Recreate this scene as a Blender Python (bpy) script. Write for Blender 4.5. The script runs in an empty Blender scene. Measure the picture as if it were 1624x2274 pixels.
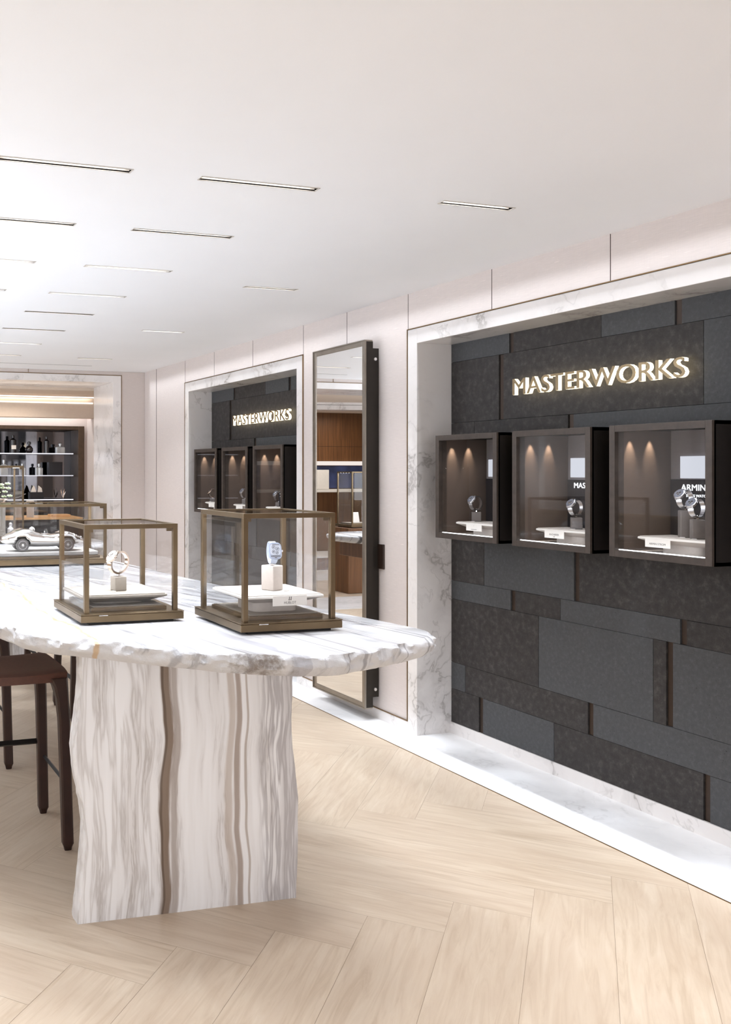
import bpy, bmesh, math, random
from mathutils import Vector, Matrix, noise

# ------------------------------------------------------------------ camera, world, exposure
scn = bpy.context.scene
C = scn.collection
PI = math.pi
YAW = math.radians(16.969)          # the right wall runs along +Y, the camera looks a little to its right
cam_d = bpy.data.cameras.new('camera')
cam = bpy.data.objects.new('camera', cam_d); C.objects.link(cam)
cam.location = (0, 0, 1.6)
cam.rotation_euler = (PI / 2, 0, -YAW)
cam_d.sensor_fit = 'AUTO'; cam_d.sensor_width = 36
cam_d.lens = 2045 * 36 / 2274
cam_d.shift_x = (812 - 212) / 2274
cam_d.shift_y = -(1137 - 1046) / 2274
cam_d.clip_start = 0.05; cam_d.clip_end = 80
scn.camera = cam

world = bpy.data.worlds.new('world'); scn.world = world; world.use_nodes = True
world.node_tree.nodes['Background'].inputs[0].default_value = (1, .93, .87, 1)
world.node_tree.nodes['Background'].inputs[1].default_value = .3

scn.view_settings.view_transform = 'Standard'
scn.view_settings.look = 'None'
scn.view_settings.gamma = 1
scn.view_settings.use_curve_mapping = False
scn.view_settings.exposure = 0.30
scn.cycles.max_bounces = 12
scn.cycles.diffuse_bounces = 5
scn.cycles.glossy_bounces = 6
scn.cycles.transparent_max_bounces = 24
scn.cycles.sample_clamp_indirect = 6
scn.cycles.blur_glossy = 0.5
scn.cycles.caustics_reflective = False
scn.cycles.caustics_refractive = False

K_LINEAR = 1.0        # linear ceiling fittings and the added ceiling lamps
K_WASH = 1.0          # assumed wall grazing slot
K_CASE = 1.0          # LEDs in the display cases
CEIL = 2.685

def area(name, loc, sx, sy, power, col=(1, .96, .93), spread=180, rot=(0, 0, 0)):
    d = bpy.data.lights.new(name, 'AREA'); d.shape = 'RECTANGLE'; d.size = sx; d.size_y = sy
    d.energy = power; d.color = col; d.spread = math.radians(spread)
    o = bpy.data.objects.new(name, d); C.objects.link(o); o.location = loc; o.rotation_euler = rot
    return o

def spot(name, loc, power, size, blend, rot, col=(1, .96, .93), radius=.01):
    d = bpy.data.lights.new(name, 'SPOT'); d.energy = power; d.spot_size = math.radians(size)
    d.spot_blend = blend; d.color = col; d.shadow_soft_size = radius
    o = bpy.data.objects.new(name, d); C.objects.link(o); o.location = loc; o.rotation_euler = rot
    return o

# linear ceiling fittings: (x0, x1, y) of each slot
FIT = []
for k, y in enumerate((3.129, 3.886, 4.65, 5.42, 6.10, 6.87, 7.65, 8.46)):
    FIT.append((1.367, 1.852, y))
for k, y in enumerate((3.129, 3.886, 4.65, 5.42)):
    FIT.append((.613, 1.094, y))
for y in (3.126, 4.905, 6.67, 8.49):
    FIT.append((2.42, 2.76, y))
for i, (x0, x1, y) in enumerate(FIT):
    w = x1 - x0
    area('ceiling_lamp', ((x0 + x1) / 2, y + .018, CEIL + .001), w * .9, .026, (5.2 if w > .4 else 6.0) * K_LINEAR, (.88, .93, 1), 100)
    area('ceiling_lamp_inner', ((x0 + x1) / 2, y + .018, CEIL + .012), w * .9, .012, .16, (1, .97, .94), 180)  # weak second lamp added to brighten the trough
# unseen lamps without fittings, added near the camera and at left for light pools
for x, y, p in ((-.5, 2.0, 8.5), (2.55, 1.5, 4.5), (2.55, 2.3, 5), (-2.6, 4.0, 16), (-2.6, 7.5, 16)):
    area('ceiling_lamp', (x, y, CEIL - .01), .45, .04, p * K_LINEAR, (.95, .96, 1), 75)  # added lamp, not one of the fittings
# added fill panels out of view at left and behind, plus a ceiling uplight
area('window_light', (-4.5, 6.8, 1.45), 5.2, 2.3, 110, (.80, .89, 1), 170, (PI / 2, 0, -PI / 2))
area('cove_uplight', (-1.3, 6.4, 1.15), .3, 6.4, 190, (.78, .88, 1), 180, (PI, math.radians(-4), 0))
area('window_light', (-.5, -3.1, 1.3), 4.0, 2.2, 95, (.93, .95, 1), 170, (PI / 2, 0, 0))
# assumed unseen slot lamp along the top of the right wall grazes the marble surrounds and the marble floor border
for (y0, y1) in ((1.6, 4.9), (4.9, 9.4)):
    area('wall_slot_lamp', (3.463, (y0 + y1) / 2, CEIL - .004), .012, y1 - y0, 1.35 * (y1 - y0) * K_WASH, (.86, .92, 1), 22)

# ------------------------------------------------------------------ helpers
def lin(r, g, b):
    f = lambda v: (v / 255 / 12.92) if v / 255 <= .04045 else ((v / 255 + .055) / 1.055) ** 2.4
    return (f(r), f(g), f(b), 1)

class BM:
    """collects geometry for ONE mesh object"""
    def __init__(s): s.b = bmesh.new(); s.mi = 0
    def _m(s, faces):
        for f in faces: f.material_index = s.mi
    def box(s, x0, x1, y0, y1, z0, z1, bevel=0, seg=2):
        r = bmesh.ops.create_cube(s.b, size=1)
        vs = r['verts']
        for v in vs:
            v.co = Vector(((x0 + x1) / 2 + v.co.x * (x1 - x0), (y0 + y1) / 2 + v.co.y * (y1 - y0), (z0 + z1) / 2 + v.co.z * (z1 - z0)))
        fs = set(f for v in vs for f in v.link_faces); s._m(fs)
        if bevel > 0:
            es = list(set(e for v in vs for e in v.link_edges))
            g = bmesh.ops.bevel(s.b, geom=es, offset=bevel, segments=seg, profile=.5, affect='EDGES', clamp_overlap=True)
            s._m(g['faces'])
        return s
    def quad(s, a, b, c, d):
        f = s.b.faces.new([s.b.verts.new(p) for p in (a, b, c, d)]); f.material_index = s.mi; return f
    def tube(s, pts, rad, n=8, closed=False, cap=True):
        pts = [Vector(p) for p in pts]; m = len(pts)
        if not hasattr(rad, '__len__'): rad = [rad] * m
        rings = []
        up = Vector((0, 0, 1))
        for i, p in enumerate(pts):
            a = pts[(i - 1) % m] if (closed or i > 0) else p
            c = pts[(i + 1) % m] if (closed or i < m - 1) else p
            t = (c - a).normalized()
            u = t.cross(up)
            if u.length < 1e-4: u = t.cross(Vector((1, 0, 0)))
            u.normalize(); w = u.cross(t).normalized()
            rings.append([s.b.verts.new(p + (u * math.cos(2 * PI * k / n) + w * math.sin(2 * PI * k / n)) * rad[i]) for k in range(n)])
        for i in range(m if closed else m - 1):
            A, B = rings[i], rings[(i + 1) % m]
            for k in range(n):
                s.b.faces.new((A[k], A[(k + 1) % n], B[(k + 1) % n], B[k])).material_index = s.mi
        if cap and not closed:
            s.b.faces.new(list(reversed(rings[0]))).material_index = s.mi
            s.b.faces.new(rings[-1]).material_index = s.mi
        return s
    def lathe(s, prof, c=(0, 0, 0), n=24, axis='Z'):
        rings = []
        for r, h in prof:
            ring = []
            for k in range(n):
                a = 2 * PI * k / n
                if axis == 'Z': p = (r * math.cos(a), r * math.sin(a), h)
                elif axis == 'Y': p = (r * math.cos(a), h, r * math.sin(a))
                else: p = (h, r * math.cos(a), r * math.sin(a))
                ring.append(s.b.verts.new(Vector(p) + Vector(c)))
            rings.append(ring)
        for A, B in zip(rings, rings[1:]):
            for k in range(n):
                s.b.faces.new((A[k], A[(k + 1) % n], B[(k + 1) % n], B[k])).material_index = s.mi
        s.b.faces.new(list(reversed(rings[0]))).material_index = s.mi
        s.b.faces.new(rings[-1]).material_index = s.mi
        return s
    def loft(s, rings, close=True, caps=True):
        R = [[s.b.verts.new(p) for p in r] for r in rings]
        n = len(R[0])
        for A, B in zip(R, R[1:]):
            for k in range(n if close else n - 1):
                s.b.faces.new((A[k], A[(k + 1) % n], B[(k + 1) % n], B[k])).material_index = s.mi
        if caps:
            s.b.faces.new(list(reversed(R[0]))).material_index = s.mi
            s.b.faces.new(R[-1]).material_index = s.mi
        return s
    def prism(s, poly, z0, z1, axis='Z', sc=1.0, c=(0, 0)):
        """polygon extruded; axis Z: poly=(x,y); axis X: poly=(y,z); axis Y: poly=(x,z)"""
        def P(p, h):
            if axis == 'Z': return (p[0], p[1], h)
            if axis == 'X': return (h, p[0], p[1])
            return (p[0], h, p[1])
        A = [P(p, z0) for p in poly]
        B = [P(((p[0] - c[0]) * sc + c[0], (p[1] - c[1]) * sc + c[1]), z1) for p in poly]
        return s.loft([A, B])
    def xf(s, M):
        bmesh.ops.transform(s.b, matrix=M, verts=s.b.verts[:]); return s

def rrect(w, d, r, n=5, cx=0, cy=0):
    pts = []
    for (sx, sy, a0) in ((1, 1, 0), (-1, 1, 90), (-1, -1, 180), (1, -1, 270)):
        for k in range(n + 1):
            a = math.radians(a0 + 90 * k / n)
            pts.append((cx + sx * (w / 2 - r) + r * math.cos(a), cy + sy * (d / 2 - r) + r * math.sin(a)))
    return pts

def obj(name, bm, mats, parent=None, smooth=False, autosm=None):
    me = bpy.data.meshes.new(name)
    b = bm.b if isinstance(bm, BM) else bm
    bmesh.ops.recalc_face_normals(b, faces=b.faces[:])
    if smooth or autosm:
        lim = math.radians(autosm or 180)
        for f in b.faces: f.smooth = True
        for e in b.edges:
            if len(e.link_faces) == 2 and e.calc_face_angle(0) > lim: e.smooth = False
    b.to_mesh(me); b.free()
    for m in (mats if isinstance(mats, (list, tuple)) else [mats]): me.materials.append(m)
    o = bpy.data.objects.new(name, me); C.objects.link(o)
    if parent: o.parent = parent
    return o

def tag(o, label=None, cat=None, group=None, kind=None):
    if label: o['label'] = label
    if cat: o['category'] = cat
    if group: o['group'] = group
    if kind: o['kind'] = kind
    return o

def thing(name, loc, label, cat, group=None, rz=0):
    o = bpy.data.objects.new(name, None); C.objects.link(o); o.location = loc; o.rotation_euler = (0, 0, rz)
    o.empty_display_size = .05
    return tag(o, label, cat, group)

def struct(name, bm, m, **k):
    return tag(obj(name, bm, m, **k), kind='structure')

def kids(o): return [c for c in bpy.data.objects if c.parent == o]

def copy_tree(o, parent=None):
    c = o.copy(); C.objects.link(c)
    if parent: c.parent = parent
    for ch in kids(o): copy_tree(ch, c)
    return c

def text(name, body, size, mat, parent, M, ext=.001, align='CENTER', bevel=0, sx=1.0, offset=0):
    cu = bpy.data.curves.new(name, 'FONT'); cu.body = body; cu.size = size
    cu.align_x = align; cu.align_y = 'BOTTOM_BASELINE'; cu.extrude = ext; cu.bevel_depth = bevel; cu.offset = offset
    cu.resolution_u = 4
    cu.materials.append(mat)
    tmp = bpy.data.objects.new(name, cu); C.objects.link(tmp)
    bpy.context.view_layer.update()
    me = bpy.data.meshes.new_from_object(tmp.evaluated_get(bpy.context.evaluated_depsgraph_get()))
    bpy.data.objects.remove(tmp); bpy.data.curves.remove(cu)
    me.name = name
    if not me.materials: me.materials.append(mat)
    o = bpy.data.objects.new(name, me); C.objects.link(o)
    if parent: o.parent = parent
    o.matrix_local = M @ Matrix.Diagonal((sx, 1, 1, 1))
    return o

# orientation of writing that faces -X (on the right wall) and -Y (facing the camera side)
def face_mx(x, y, z): return Matrix.Translation((x, y, z)) @ Matrix(((0, 0, -1), (-1, 0, 0), (0, 1, 0))).to_4x4()
def face_my(x, y, z): return Matrix.Translation((x, y, z)) @ Matrix(((1, 0, 0), (0, 0, -1), (0, 1, 0))).to_4x4()

# ------------------------------------------------------------------ materials
class NT:
    def __init__(s, name):
        s.m = bpy.data.materials.new(name); s.m.use_nodes = True; s.t = s.m.node_tree; s.n = s.t.nodes
        s.p = s.n['Principled BSDF']; s.out = s.n['Material Output']
    def node(s, typ, **k):
        n = s.n.new(typ)
        for a, v in k.items():
            if a.startswith('i_'):
                key = a[2:]
                key = int(key) if key.isdigit() else key
                n.inputs[key].default_value = v
            else: setattr(n, a, v)
        return n
    def link(s, a, b): s.t.links.new(a, b)
    def coords(s, scale=(1, 1, 1), rot=(0, 0, 0), loc=(0, 0, 0)):
        tc = s.node('ShaderNodeTexCoord'); mp = s.node('ShaderNodeMapping')
        mp.inputs['Scale'].default_value = scale; mp.inputs['Rotation'].default_value = rot; mp.inputs['Location'].default_value = loc
        s.link(tc.outputs['Object'], mp.inputs[0]); return mp.outputs[0]
    def noise(s, vec, scale, detail=4, rough=.5, dist=0):
        n = s.node('ShaderNodeTexNoise'); n.inputs['Scale'].default_value = scale; n.inputs['Detail'].default_value = detail
        n.inputs['Roughness'].default_value = rough; n.inputs['Distortion'].default_value = dist
        s.link(vec, n.inputs['Vector']); return n
    def ramp(s, fac, stops, interp='LINEAR'):
        r = s.node('ShaderNodeValToRGB'); cr = r.color_ramp; cr.interpolation = interp
        while len(cr.elements) < len(stops): cr.elements.new(.5)
        for e, (p, c) in zip(cr.elements, stops):
            e.position = p; e.color = c if hasattr(c, '__len__') else (c, c, c, 1)
        s.link(fac, r.inputs[0]); return r.outputs[0]
    def mix(s, fac, a, b, mode='MIX'):
        m = s.node('ShaderNodeMix'); m.data_type = 'RGBA'; m.blend_type = mode
        for v, i in ((fac, 0), (a, 6), (b, 7)):
            if hasattr(v, 'is_output'): s.link(v, m.inputs[i])
            else: m.inputs[i].default_value = v
        return m.outputs[2]
    def math(s, op, a, b=None, c=None):
        m = s.node('ShaderNodeMath', operation=op)
        for i, v in enumerate((a, b, c)):
            if v is None: continue
            if hasattr(v, 'is_output'): s.link(v, m.inputs[i])
            else: m.inputs[i].default_value = v
        return m.outputs[0]
    def vmath(s, op, a, b):
        m = s.node('ShaderNodeVectorMath', operation=op)
        for i, v in enumerate((a, b)):
            if hasattr(v, 'is_output'): s.link(v, m.inputs[i])
            else: m.inputs[i].default_value = v
        return m.outputs[0]
    def bump(s, h, strength=.2, dist=.002):
        b = s.node('ShaderNodeBump'); b.inputs['Strength'].default_value = strength; b.inputs['Distance'].default_value = dist
        s.link(h, b.inputs['Height']); s.link(b.outputs[0], s.p.inputs['Normal'])
    def set(s, col=None, rough=None, metal=None, spec=None, coat=None, emit=None, estr=None):
        P = s.p.inputs
        if col is not None:
            if hasattr(col, 'is_output'): s.link(col, P['Base Color'])
            else: P['Base Color'].default_value = col
        if rough is not None:
            if hasattr(rough, 'is_output'): s.link(rough, P['Roughness'])
            else: P['Roughness'].default_value = rough
        if metal is not None: P['Metallic'].default_value = metal
        if spec is not None: P['Specular IOR Level'].default_value = spec
        if coat is not None: P['Coat Weight'].default_value = coat
        if emit is not None: P['Emission Color'].default_value = emit; P['Emission Strength'].default_value = estr
        return s.m

def plain(name, col, rough=.5, metal=0, var=.06, scale=30, bump=0, **k):
    t = NT(name); v = t.coords()
    n = t.noise(v, scale, 4)
    c2 = tuple(max(0, x * (1 - var)) for x in col[:3]) + (1,)
    c1 = tuple(min(1, x * (1 + var)) for x in col[:3]) + (1,)
    c = t.ramp(n.outputs[0], [(.3, c2), (.7, c1)])
    if bump: t.bump(n.outputs[0], bump, .001)
    return t.set(c, rough, metal, **k)

def brushed(name, col, rough=.35, ax=(4, 4, 200)):
    t = NT(name); v = t.coords(scale=ax)
    n = t.noise(v, 3, 3)
    n2 = t.noise(t.coords(), 9, 3)
    c = t.mix(t.math('MULTIPLY', n.outputs[0], .5), tuple(x * .75 for x in col[:3]) + (1,), tuple(min(1, x * 1.2) for x in col[:3]) + (1,))
    r = t.math('ADD', t.math('MULTIPLY', n2.outputs[0], .2), rough - .1)
    return t.set(c, r, 1.0)

def emis(name, col, s):
    t = NT(name); e = t.node('ShaderNodeEmission'); e.inputs[0].default_value = col; e.inputs[1].default_value = s
    t.link(e.outputs[0], t.out.inputs[0]); t.n.remove(t.p); return t.m

def calacatta(name, base=lin(232, 228, 226), vein=lin(150, 144, 140), sc=1.0, amt=.75, seed=0, rough=.18, cloud=.5):
    t = NT(name)
    v = t.coords(loc=(seed * 3.7, seed * 1.9, seed * .7))
    w = t.noise(v, 1.3 * sc, 5, .55)
    vv = t.vmath('ADD', v, t.vmath('MULTIPLY', w.outputs['Color'], (.9 / sc, .9 / sc, .9 / sc)))
    a = t.noise(vv, 1.5 * sc, 5, .55)
    m1 = t.ramp(t.math('ABSOLUTE', t.math('SUBTRACT', a.outputs[0], .5)), [(0, 1), (.012, .35), (.05, 0)])
    b = t.noise(vv, 4.2 * sc, 4, .5)
    m2 = t.ramp(t.math('ABSOLUTE', t.math('SUBTRACT', b.outputs[0], .5)), [(0, .45), (.02, 0)])
    g = t.noise(v, 1.8 * sc, 3)
    gate = t.ramp(g.outputs[0], [(.42, 0), (.62, 1)])
    cl = t.ramp(t.noise(vv, 2.2 * sc, 6, .6).outputs[0], [(.45, 0), (.8, cloud)])
    m = t.math('MULTIPLY', t.math('MAXIMUM', m1, m2), gate)
    soft = t.ramp(t.math('ABSOLUTE', t.math('SUBTRACT', a.outputs[0], .5)), [(0, .28), (.09, 0)])
    m = t.math('MAXIMUM', t.math('MULTIPLY', m, amt), t.math('MULTIPLY', soft, gate))
    c = t.mix(m, base, vein)
    c = t.mix(t.math('MULTIPLY', cl, .35), c, lin(190, 184, 180))
    return t.set(c, rough, 0, coat=.15)

def striped(name, horiz, origin=(0, 0)):
    """banded white marble; bands run along the table (top) or vertically (pedestal)"""
    t = NT(name)
    tc = t.node('ShaderNodeTexCoord')
    sep = t.node('ShaderNodeSeparateXYZ'); t.link(tc.outputs['Object'], sep.inputs[0])
    x, y, z = sep.outputs
    def comb(a, b, c):
        n = t.node('ShaderNodeCombineXYZ')
        for i, q in enumerate((a, b, c)):
            if hasattr(q, 'is_output'): t.link(q, n.inputs[i])
            else: n.inputs[i].default_value = q
        return n.outputs[0]
    if horiz:
        u = t.math('ADD', x, t.math('MULTIPLY', y, .16))
        slow = comb(t.math('MULTIPLY', x, 1.2), t.math('MULTIPLY', y, .8), 0)
        along = comb(t.math('MULTIPLY', u, 1.0), t.math('MULTIPLY', y, .12), t.math('MULTIPLY', z, .3))
    else:
        u = x
        slow = comb(t.math('MULTIPLY', x, 1.6), 0, t.math('MULTIPLY', z, 1.5))
        along = comb(t.math('MULTIPLY', u, 1.0), 0, t.math('MULTIPLY', z, .09))
    wob = t.noise(slow, 1.5, 2, .4)
    u2 = t.math('ADD', u, t.math('MULTIPLY', t.math('SUBTRACT', wob.outputs[0], .5), .10 if horiz else .095))
    uc = comb(u2, t.math('MULTIPLY', y if horiz else z, .05 if horiz else .07), t.math('MULTIPLY', z if horiz else y, .2))
    fine = t.noise(uc, 26 if horiz else 42, 4, .65)
    mid = t.noise(uc, 9 if horiz else 11, 3, .6)
    white = lin(208, 208, 210) if horiz else lin(237, 238, 241)
    grey = lin(100, 100, 106) if horiz else lin(150, 144, 141)
    lines = t.ramp(fine.outputs[0], [(.50, 0), (.56, .75), (.585, 1), (.62, .25), (.72, 0)])
    gate = t.ramp(mid.outputs[0], [(.47, 0), (.60, 1)])
    f = t.math('MULTIPLY', lines, gate)
    c = t.mix(t.math('MULTIPLY', f, .75 if horiz else .6), white, grey)
    soft = t.ramp(mid.outputs[0], [(.40, 0), (.75, 1)])
    c = t.mix(t.math('MULTIPLY', soft, .25 if horiz else .5), c, lin(186, 184, 188) if horiz else lin(184, 176, 171))
    def band(c, centre, width, col, k=1.0, src=None):
        d = t.math('ABSOLUTE', t.math('SUBTRACT', src or u2, centre))
        e = t.math('ADD', width, t.math('MULTIPLY', t.math('SUBTRACT', fine.outputs[0], .5), width * 1.2))
        m = t.math('MULTIPLY', t.math('SMOOTH_MIN', t.math('MAXIMUM', t.math('DIVIDE', t.math('SUBTRACT', e, d), width * .5), 0), 1, .1), k)
        m = t.math('MINIMUM', m, 1)
        return t.mix(m, c, col)
    if horiz:
        c = band(c, .69, .014, lin(66, 64, 66), .95)
        c = band(c, .735, .003, lin(110, 108, 110), .6)
        c = band(c, .66, .004, lin(140, 138, 140), .7)
        c = band(c, .47, .007, lin(90, 86, 88), .6)
        c = band(c, .50, .003, lin(100, 98, 100), .6)
        c = band(c, .33, .004, lin(120, 118, 122), .6)
        c = band(c, .12, .010, lin(120, 116, 120), .6)
        c = band(c, .05, .003, lin(110, 108, 112), .6)
        c = band(c, -.12, .03, lin(150, 148, 156), .5)
        c = band(c, -.25, .006, lin(120, 118, 124), .5)
        c = band(c, -.42, .012, lin(130, 128, 134), .5)
        # golden vein crossing the bands near the front left
        gu = t.math('ADD', t.math('ADD', x, t.math('MULTIPLY', y, -.02)), t.math('MULTIPLY', t.math('SUBTRACT', wob.outputs[0], .5), .22))
        gl = t.math('ADD', gu, t.math('MULTIPLY', t.math('SUBTRACT', t.noise(tc.outputs['Object'], 7, 3).outputs[0], .5), .07))
        c = band(c, -.335, .009, lin(196, 160, 110), .75, gl)
        # grey brown patch on the rough front edge
        pd = t.node('ShaderNodeVectorMath', operation='DISTANCE'); t.link(tc.outputs['Object'], pd.inputs[0]); pd.inputs[1].default_value = (.05, -1.9, -.035)
        pm = t.ramp(t.math('ADD', pd.outputs['Value'], t.math('MULTIPLY', t.math('SUBTRACT', t.noise(tc.outputs['Object'], 30, 5, .7).outputs[0], .5), .3)), [(.03, .85), (.11, 0)])
        nz = t.node('ShaderNodeNewGeometry'); sp2 = t.node('ShaderNodeSeparateXYZ'); t.link(nz.outputs['True Normal'], sp2.inputs[0])
        side = t.math('LESS_THAN', sp2.outputs[2], .9)
        c = t.mix(t.math('MULTIPLY', pm, side), c, lin(120, 108, 98))
        h = t.noise(tc.outputs['Object'], 45, 6, .7)
        bm_ = t.node('ShaderNodeBump'); bm_.inputs['Distance'].default_value = .006
        t.link(h.outputs[0], bm_.inputs['Height']); t.link(t.math('MULTIPLY', side, .8), bm_.inputs['Strength'])
        t.link(bm_.outputs[0], t.p.inputs['Normal'])
        r = t.math('ADD', t.math('MULTIPLY', side, .35), .12)
        return t.set(c, r, 0, coat=.1)
    def zone(a, b_, up=True):
        return t.ramp(t.math('ADD', u2, .5), [(a + .5, 0 if up else 1), (b_ + .5, 1 if up else 0)])
    f2 = t.ramp(t.noise(uc, 58, 2, .5).outputs[0], [(.40, 0), (.50, 1), (.56, .9), (.66, 0)])
    c = t.mix(t.math('MULTIPLY', t.math('MULTIPLY', f2, zone(.27, .31)), .62), c, lin(138, 133, 136))
    f3 = t.ramp(t.noise(uc, 44, 2, .5).outputs[0], [(.46, 0), (.53, 1), (.62, 0)])
    c = t.mix(t.math('MULTIPLY', t.math('MULTIPLY', f3, zone(-.14, -.18, False)), .38), c, lin(158, 150, 144))
    c = band(c, -.088, .024, lin(122, 104, 88), .95)
    c = band(c, -.100, .006, lin(92, 76, 64), .8)
    c = band(c, -.055, .017, lin(160, 150, 143), .8)
    c = band(c, .195, .015, lin(146, 128, 114), .8)
    c = band(c, .165, .02, lin(184, 172, 162), .7)
    c = band(c, .232, .006, lin(160, 146, 134), .7)
    c = band(c, .40, .05, lin(172, 168, 170), .45)
    return t.set(c, .38, 0)

def wood_floor():
    t = NT('pale_oak')
    uv = t.node('ShaderNodeUVMap'); uv.uv_map = 'grain'
    mp = t.node('ShaderNodeMapping'); mp.inputs['Scale'].default_value = (1.2, 14, 1); t.link(uv.outputs[0], mp.inputs[0])
    at = t.node('ShaderNodeAttribute'); at.attribute_name = 'tone'
    sh = t.vmath('ADD', mp.outputs[0], t.vmath('MULTIPLY', at.outputs['Color'], (37, 51, 23)))
    g = t.noise(sh, 2.2, 6, .6, 1.2)
    mp2 = t.node('ShaderNodeMapping'); mp2.inputs['Scale'].default_value = (1.0, 3.0, 1); t.link(uv.outputs[0], mp2.inputs[0])
    g2 = t.noise(t.vmath('ADD', mp2.outputs[0], t.vmath('MULTIPLY', at.outputs['Color'], (19, 5, 3))), 1.6, 4, .55, 1.5)
    c = t.ramp(g.outputs[0], [(.3, lin(184, 165, 143)), (.5, lin(200, 183, 162)), (.72, lin(208, 193, 174))])
    c = t.mix(t.ramp(g2.outputs[0], [(.4, 0), (.7, .5)]), c, lin(182, 161, 139))
    spv = t.node('ShaderNodeSeparateColor'); t.link(at.outputs['Color'], spv.inputs[0])
    c = t.mix(t.math('MULTIPLY', spv.outputs[0], .30), c, lin(186, 168, 150))
    t.bump(g.outputs[0], .05, .001)
    return t.set(c, .42, 0)

def stone(name, a, b, c3, sc=1.0):
    t = NT(name); v = t.coords()
    n = t.noise(v, 38 * sc, 5, .7)
    n2 = t.noise(v, 3, 3)
    n3 = t.noise(v, 130, 2)
    c = t.ramp(n.outputs[0], [(.38, a), (.55, b), (.68, c3)])
    c = t.mix(t.math('MULTIPLY', n2.outputs[0], .35), c, a)
    pit = t.ramp(n3.outputs[0], [(.26, 0), (.30, 1)])
    c = t.mix(pit, lin(38, 38, 40), c)
    t.bump(n.outputs[0], .25, .002)
    return t.set(c, .62, 0, spec=.35)

def fabric(name, col, streak=.5):
    t = NT(name)
    v = t.coords(scale=(1, 1, 1))
    tc = t.coords(scale=(6, 6, 160)); wv = t.noise(tc, 3, 3)
    tv = t.coords(scale=(160, 160, 6)); wv2 = t.noise(tv, 3, 3)
    f = t.math('ADD', t.math('MULTIPLY', wv.outputs[0], .72), t.math('MULTIPLY', wv2.outputs[0], .28))
    c = t.ramp(f, [(.3, tuple(x * .94 for x in col[:3]) + (1,)), (.7, tuple(min(1, x * 1.05) for x in col[:3]) + (1,))])
    sl = t.noise(t.coords(scale=(7, 7, 120)), 2.2, 2, .4)
    c = t.mix(t.ramp(sl.outputs[0], [(.71, 0), (.76, streak)]), c, tuple(min(1, x * 1.35) for x in col[:3]) + (1,))
    t.bump(f, .15, .001)
    return t.set(c, .8, 0, spec=.25)

def glass(name, tint=(1, 1, 1, 1), refl=1.0, base=.04):
    t = NT(name)
    tr = t.node('ShaderNodeBsdfTransparent'); tr.inputs[0].default_value = tint
    gl = t.node('ShaderNodeBsdfGlossy'); gl.inputs['Roughness'].default_value = .0
    fr = t.node('ShaderNodeFresnel'); ge = t.node('ShaderNodeNewGeometry')
    t.link(t.math('SUBTRACT', 1.5, t.math('MULTIPLY', ge.outputs['Backfacing'], 1.5 - 1 / 1.5)), fr.inputs[0])
    mx = t.node('ShaderNodeMixShader')
    f = t.math('MINIMUM', t.math('ADD', t.math('MULTIPLY', fr.outputs[0], refl), base - .04), 1)
    t.link(f, mx.inputs[0]); t.link(tr.outputs[0], mx.inputs[1]); t.link(gl.outputs[0], mx.inputs[2])
    t.link(mx.outputs[0], t.out.inputs[0]); t.n.remove(t.p); return t.m

M_ceil = plain('ceiling_paint', lin(238, 239, 241), .75, var=.01, scale=2)
M_fab = fabric('pink_silk_panel', lin(209, 199, 194))
M_brass = brushed('brass_trim', lin(150, 122, 88), .35)
M_bronze = brushed('pale_bronze', lin(128, 111, 88), .36, (6, 6, 6))
M_bronze_d = plain('dark_bronze', lin(82, 66, 52), .45, .35, var=.15, scale=25)
M_box = plain('dark_bronze_box', lin(66, 57, 51), .5, .25, var=.18, scale=30)
M_boxside = plain('black_bronze', lin(32, 26, 23), .5, .3, var=.1)
M_blk = plain('black_metal', lin(30, 28, 27), .4, .3)
M_marb = calacatta('white_marble', sc=1.1, seed=0)
M_marb_w = calacatta('white_marble_floor', lin(240, 239, 239), lin(170, 168, 168), sc=1.0, amt=.5, seed=2, rough=.25)
M_marb_b = calacatta('bold_veined_marble', lin(226, 222, 220), lin(120, 108, 98), sc=.8, amt=.9, seed=4)
M_top = striped('banded_marble_top', True)
M_ped = striped('banded_marble_pedestal', False)
M_floor = wood_floor()
M_gap = plain('floor_joint', lin(140, 120, 100), .8)
M_sd = stone('dark_speckled_stone', lin(44, 41, 40), lin(56, 53, 52), lin(76, 72, 70), .8)
M_sm = stone('grey_stone', lin(66, 67, 69), lin(72, 73, 75), lin(82, 83, 85), 1.4)
M_sg = plain('stone_joint', lin(26, 25, 25), .7)
M_strip = plain('bronze_strip', lin(62, 50, 42), .4, .6)
M_glass = glass('clear_glass', refl=.8)
M_glass2 = glass('case_glass', refl=.42)
M_mirror = NT('mirror').set((.93, .93, .93, 1), .0, 1.0)
M_chrome = NT('polished_steel').set((.9, .9, .9, 1), .08, 1.0)
M_rose = NT('polished_pale_gold').set((.93, .82, .74, 1), .1, 1.0)
M_silver = NT('polished_silver').set((.96, .96, .96, 1), .07, 1.0)
M_leather = plain('brown_leather', lin(84, 50, 38), .5, 0, var=.12, scale=60, bump=.15)
M_wood_d = plain('dark_walnut', lin(50, 29, 23), .45, 0, var=.2, scale=14)
M_grey_l = plain('light_grey_leather', lin(192, 184, 177), .6, 0, var=.04, scale=90, bump=.1)
M_grey_p = plain('grey_leather', lin(148, 140, 130), .6, 0, var=.05, scale=90, bump=.1)
M_grey_s = plain('slate_leather', lin(112, 106, 104), .6, 0, var=.05, scale=90, bump=.1)
M_board = plain('ivory_board', lin(236, 232, 226), .5, 0, var=.02)
M_white = plain('white_satin', lin(236, 238, 242), .35, 0, var=.02)
M_bluew = plain('pale_blue_rubber', lin(196, 208, 228), .4, 0, var=.03)
M_steel = brushed('satin_steel', lin(222, 222, 226), .26, (8, 8, 8))
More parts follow.
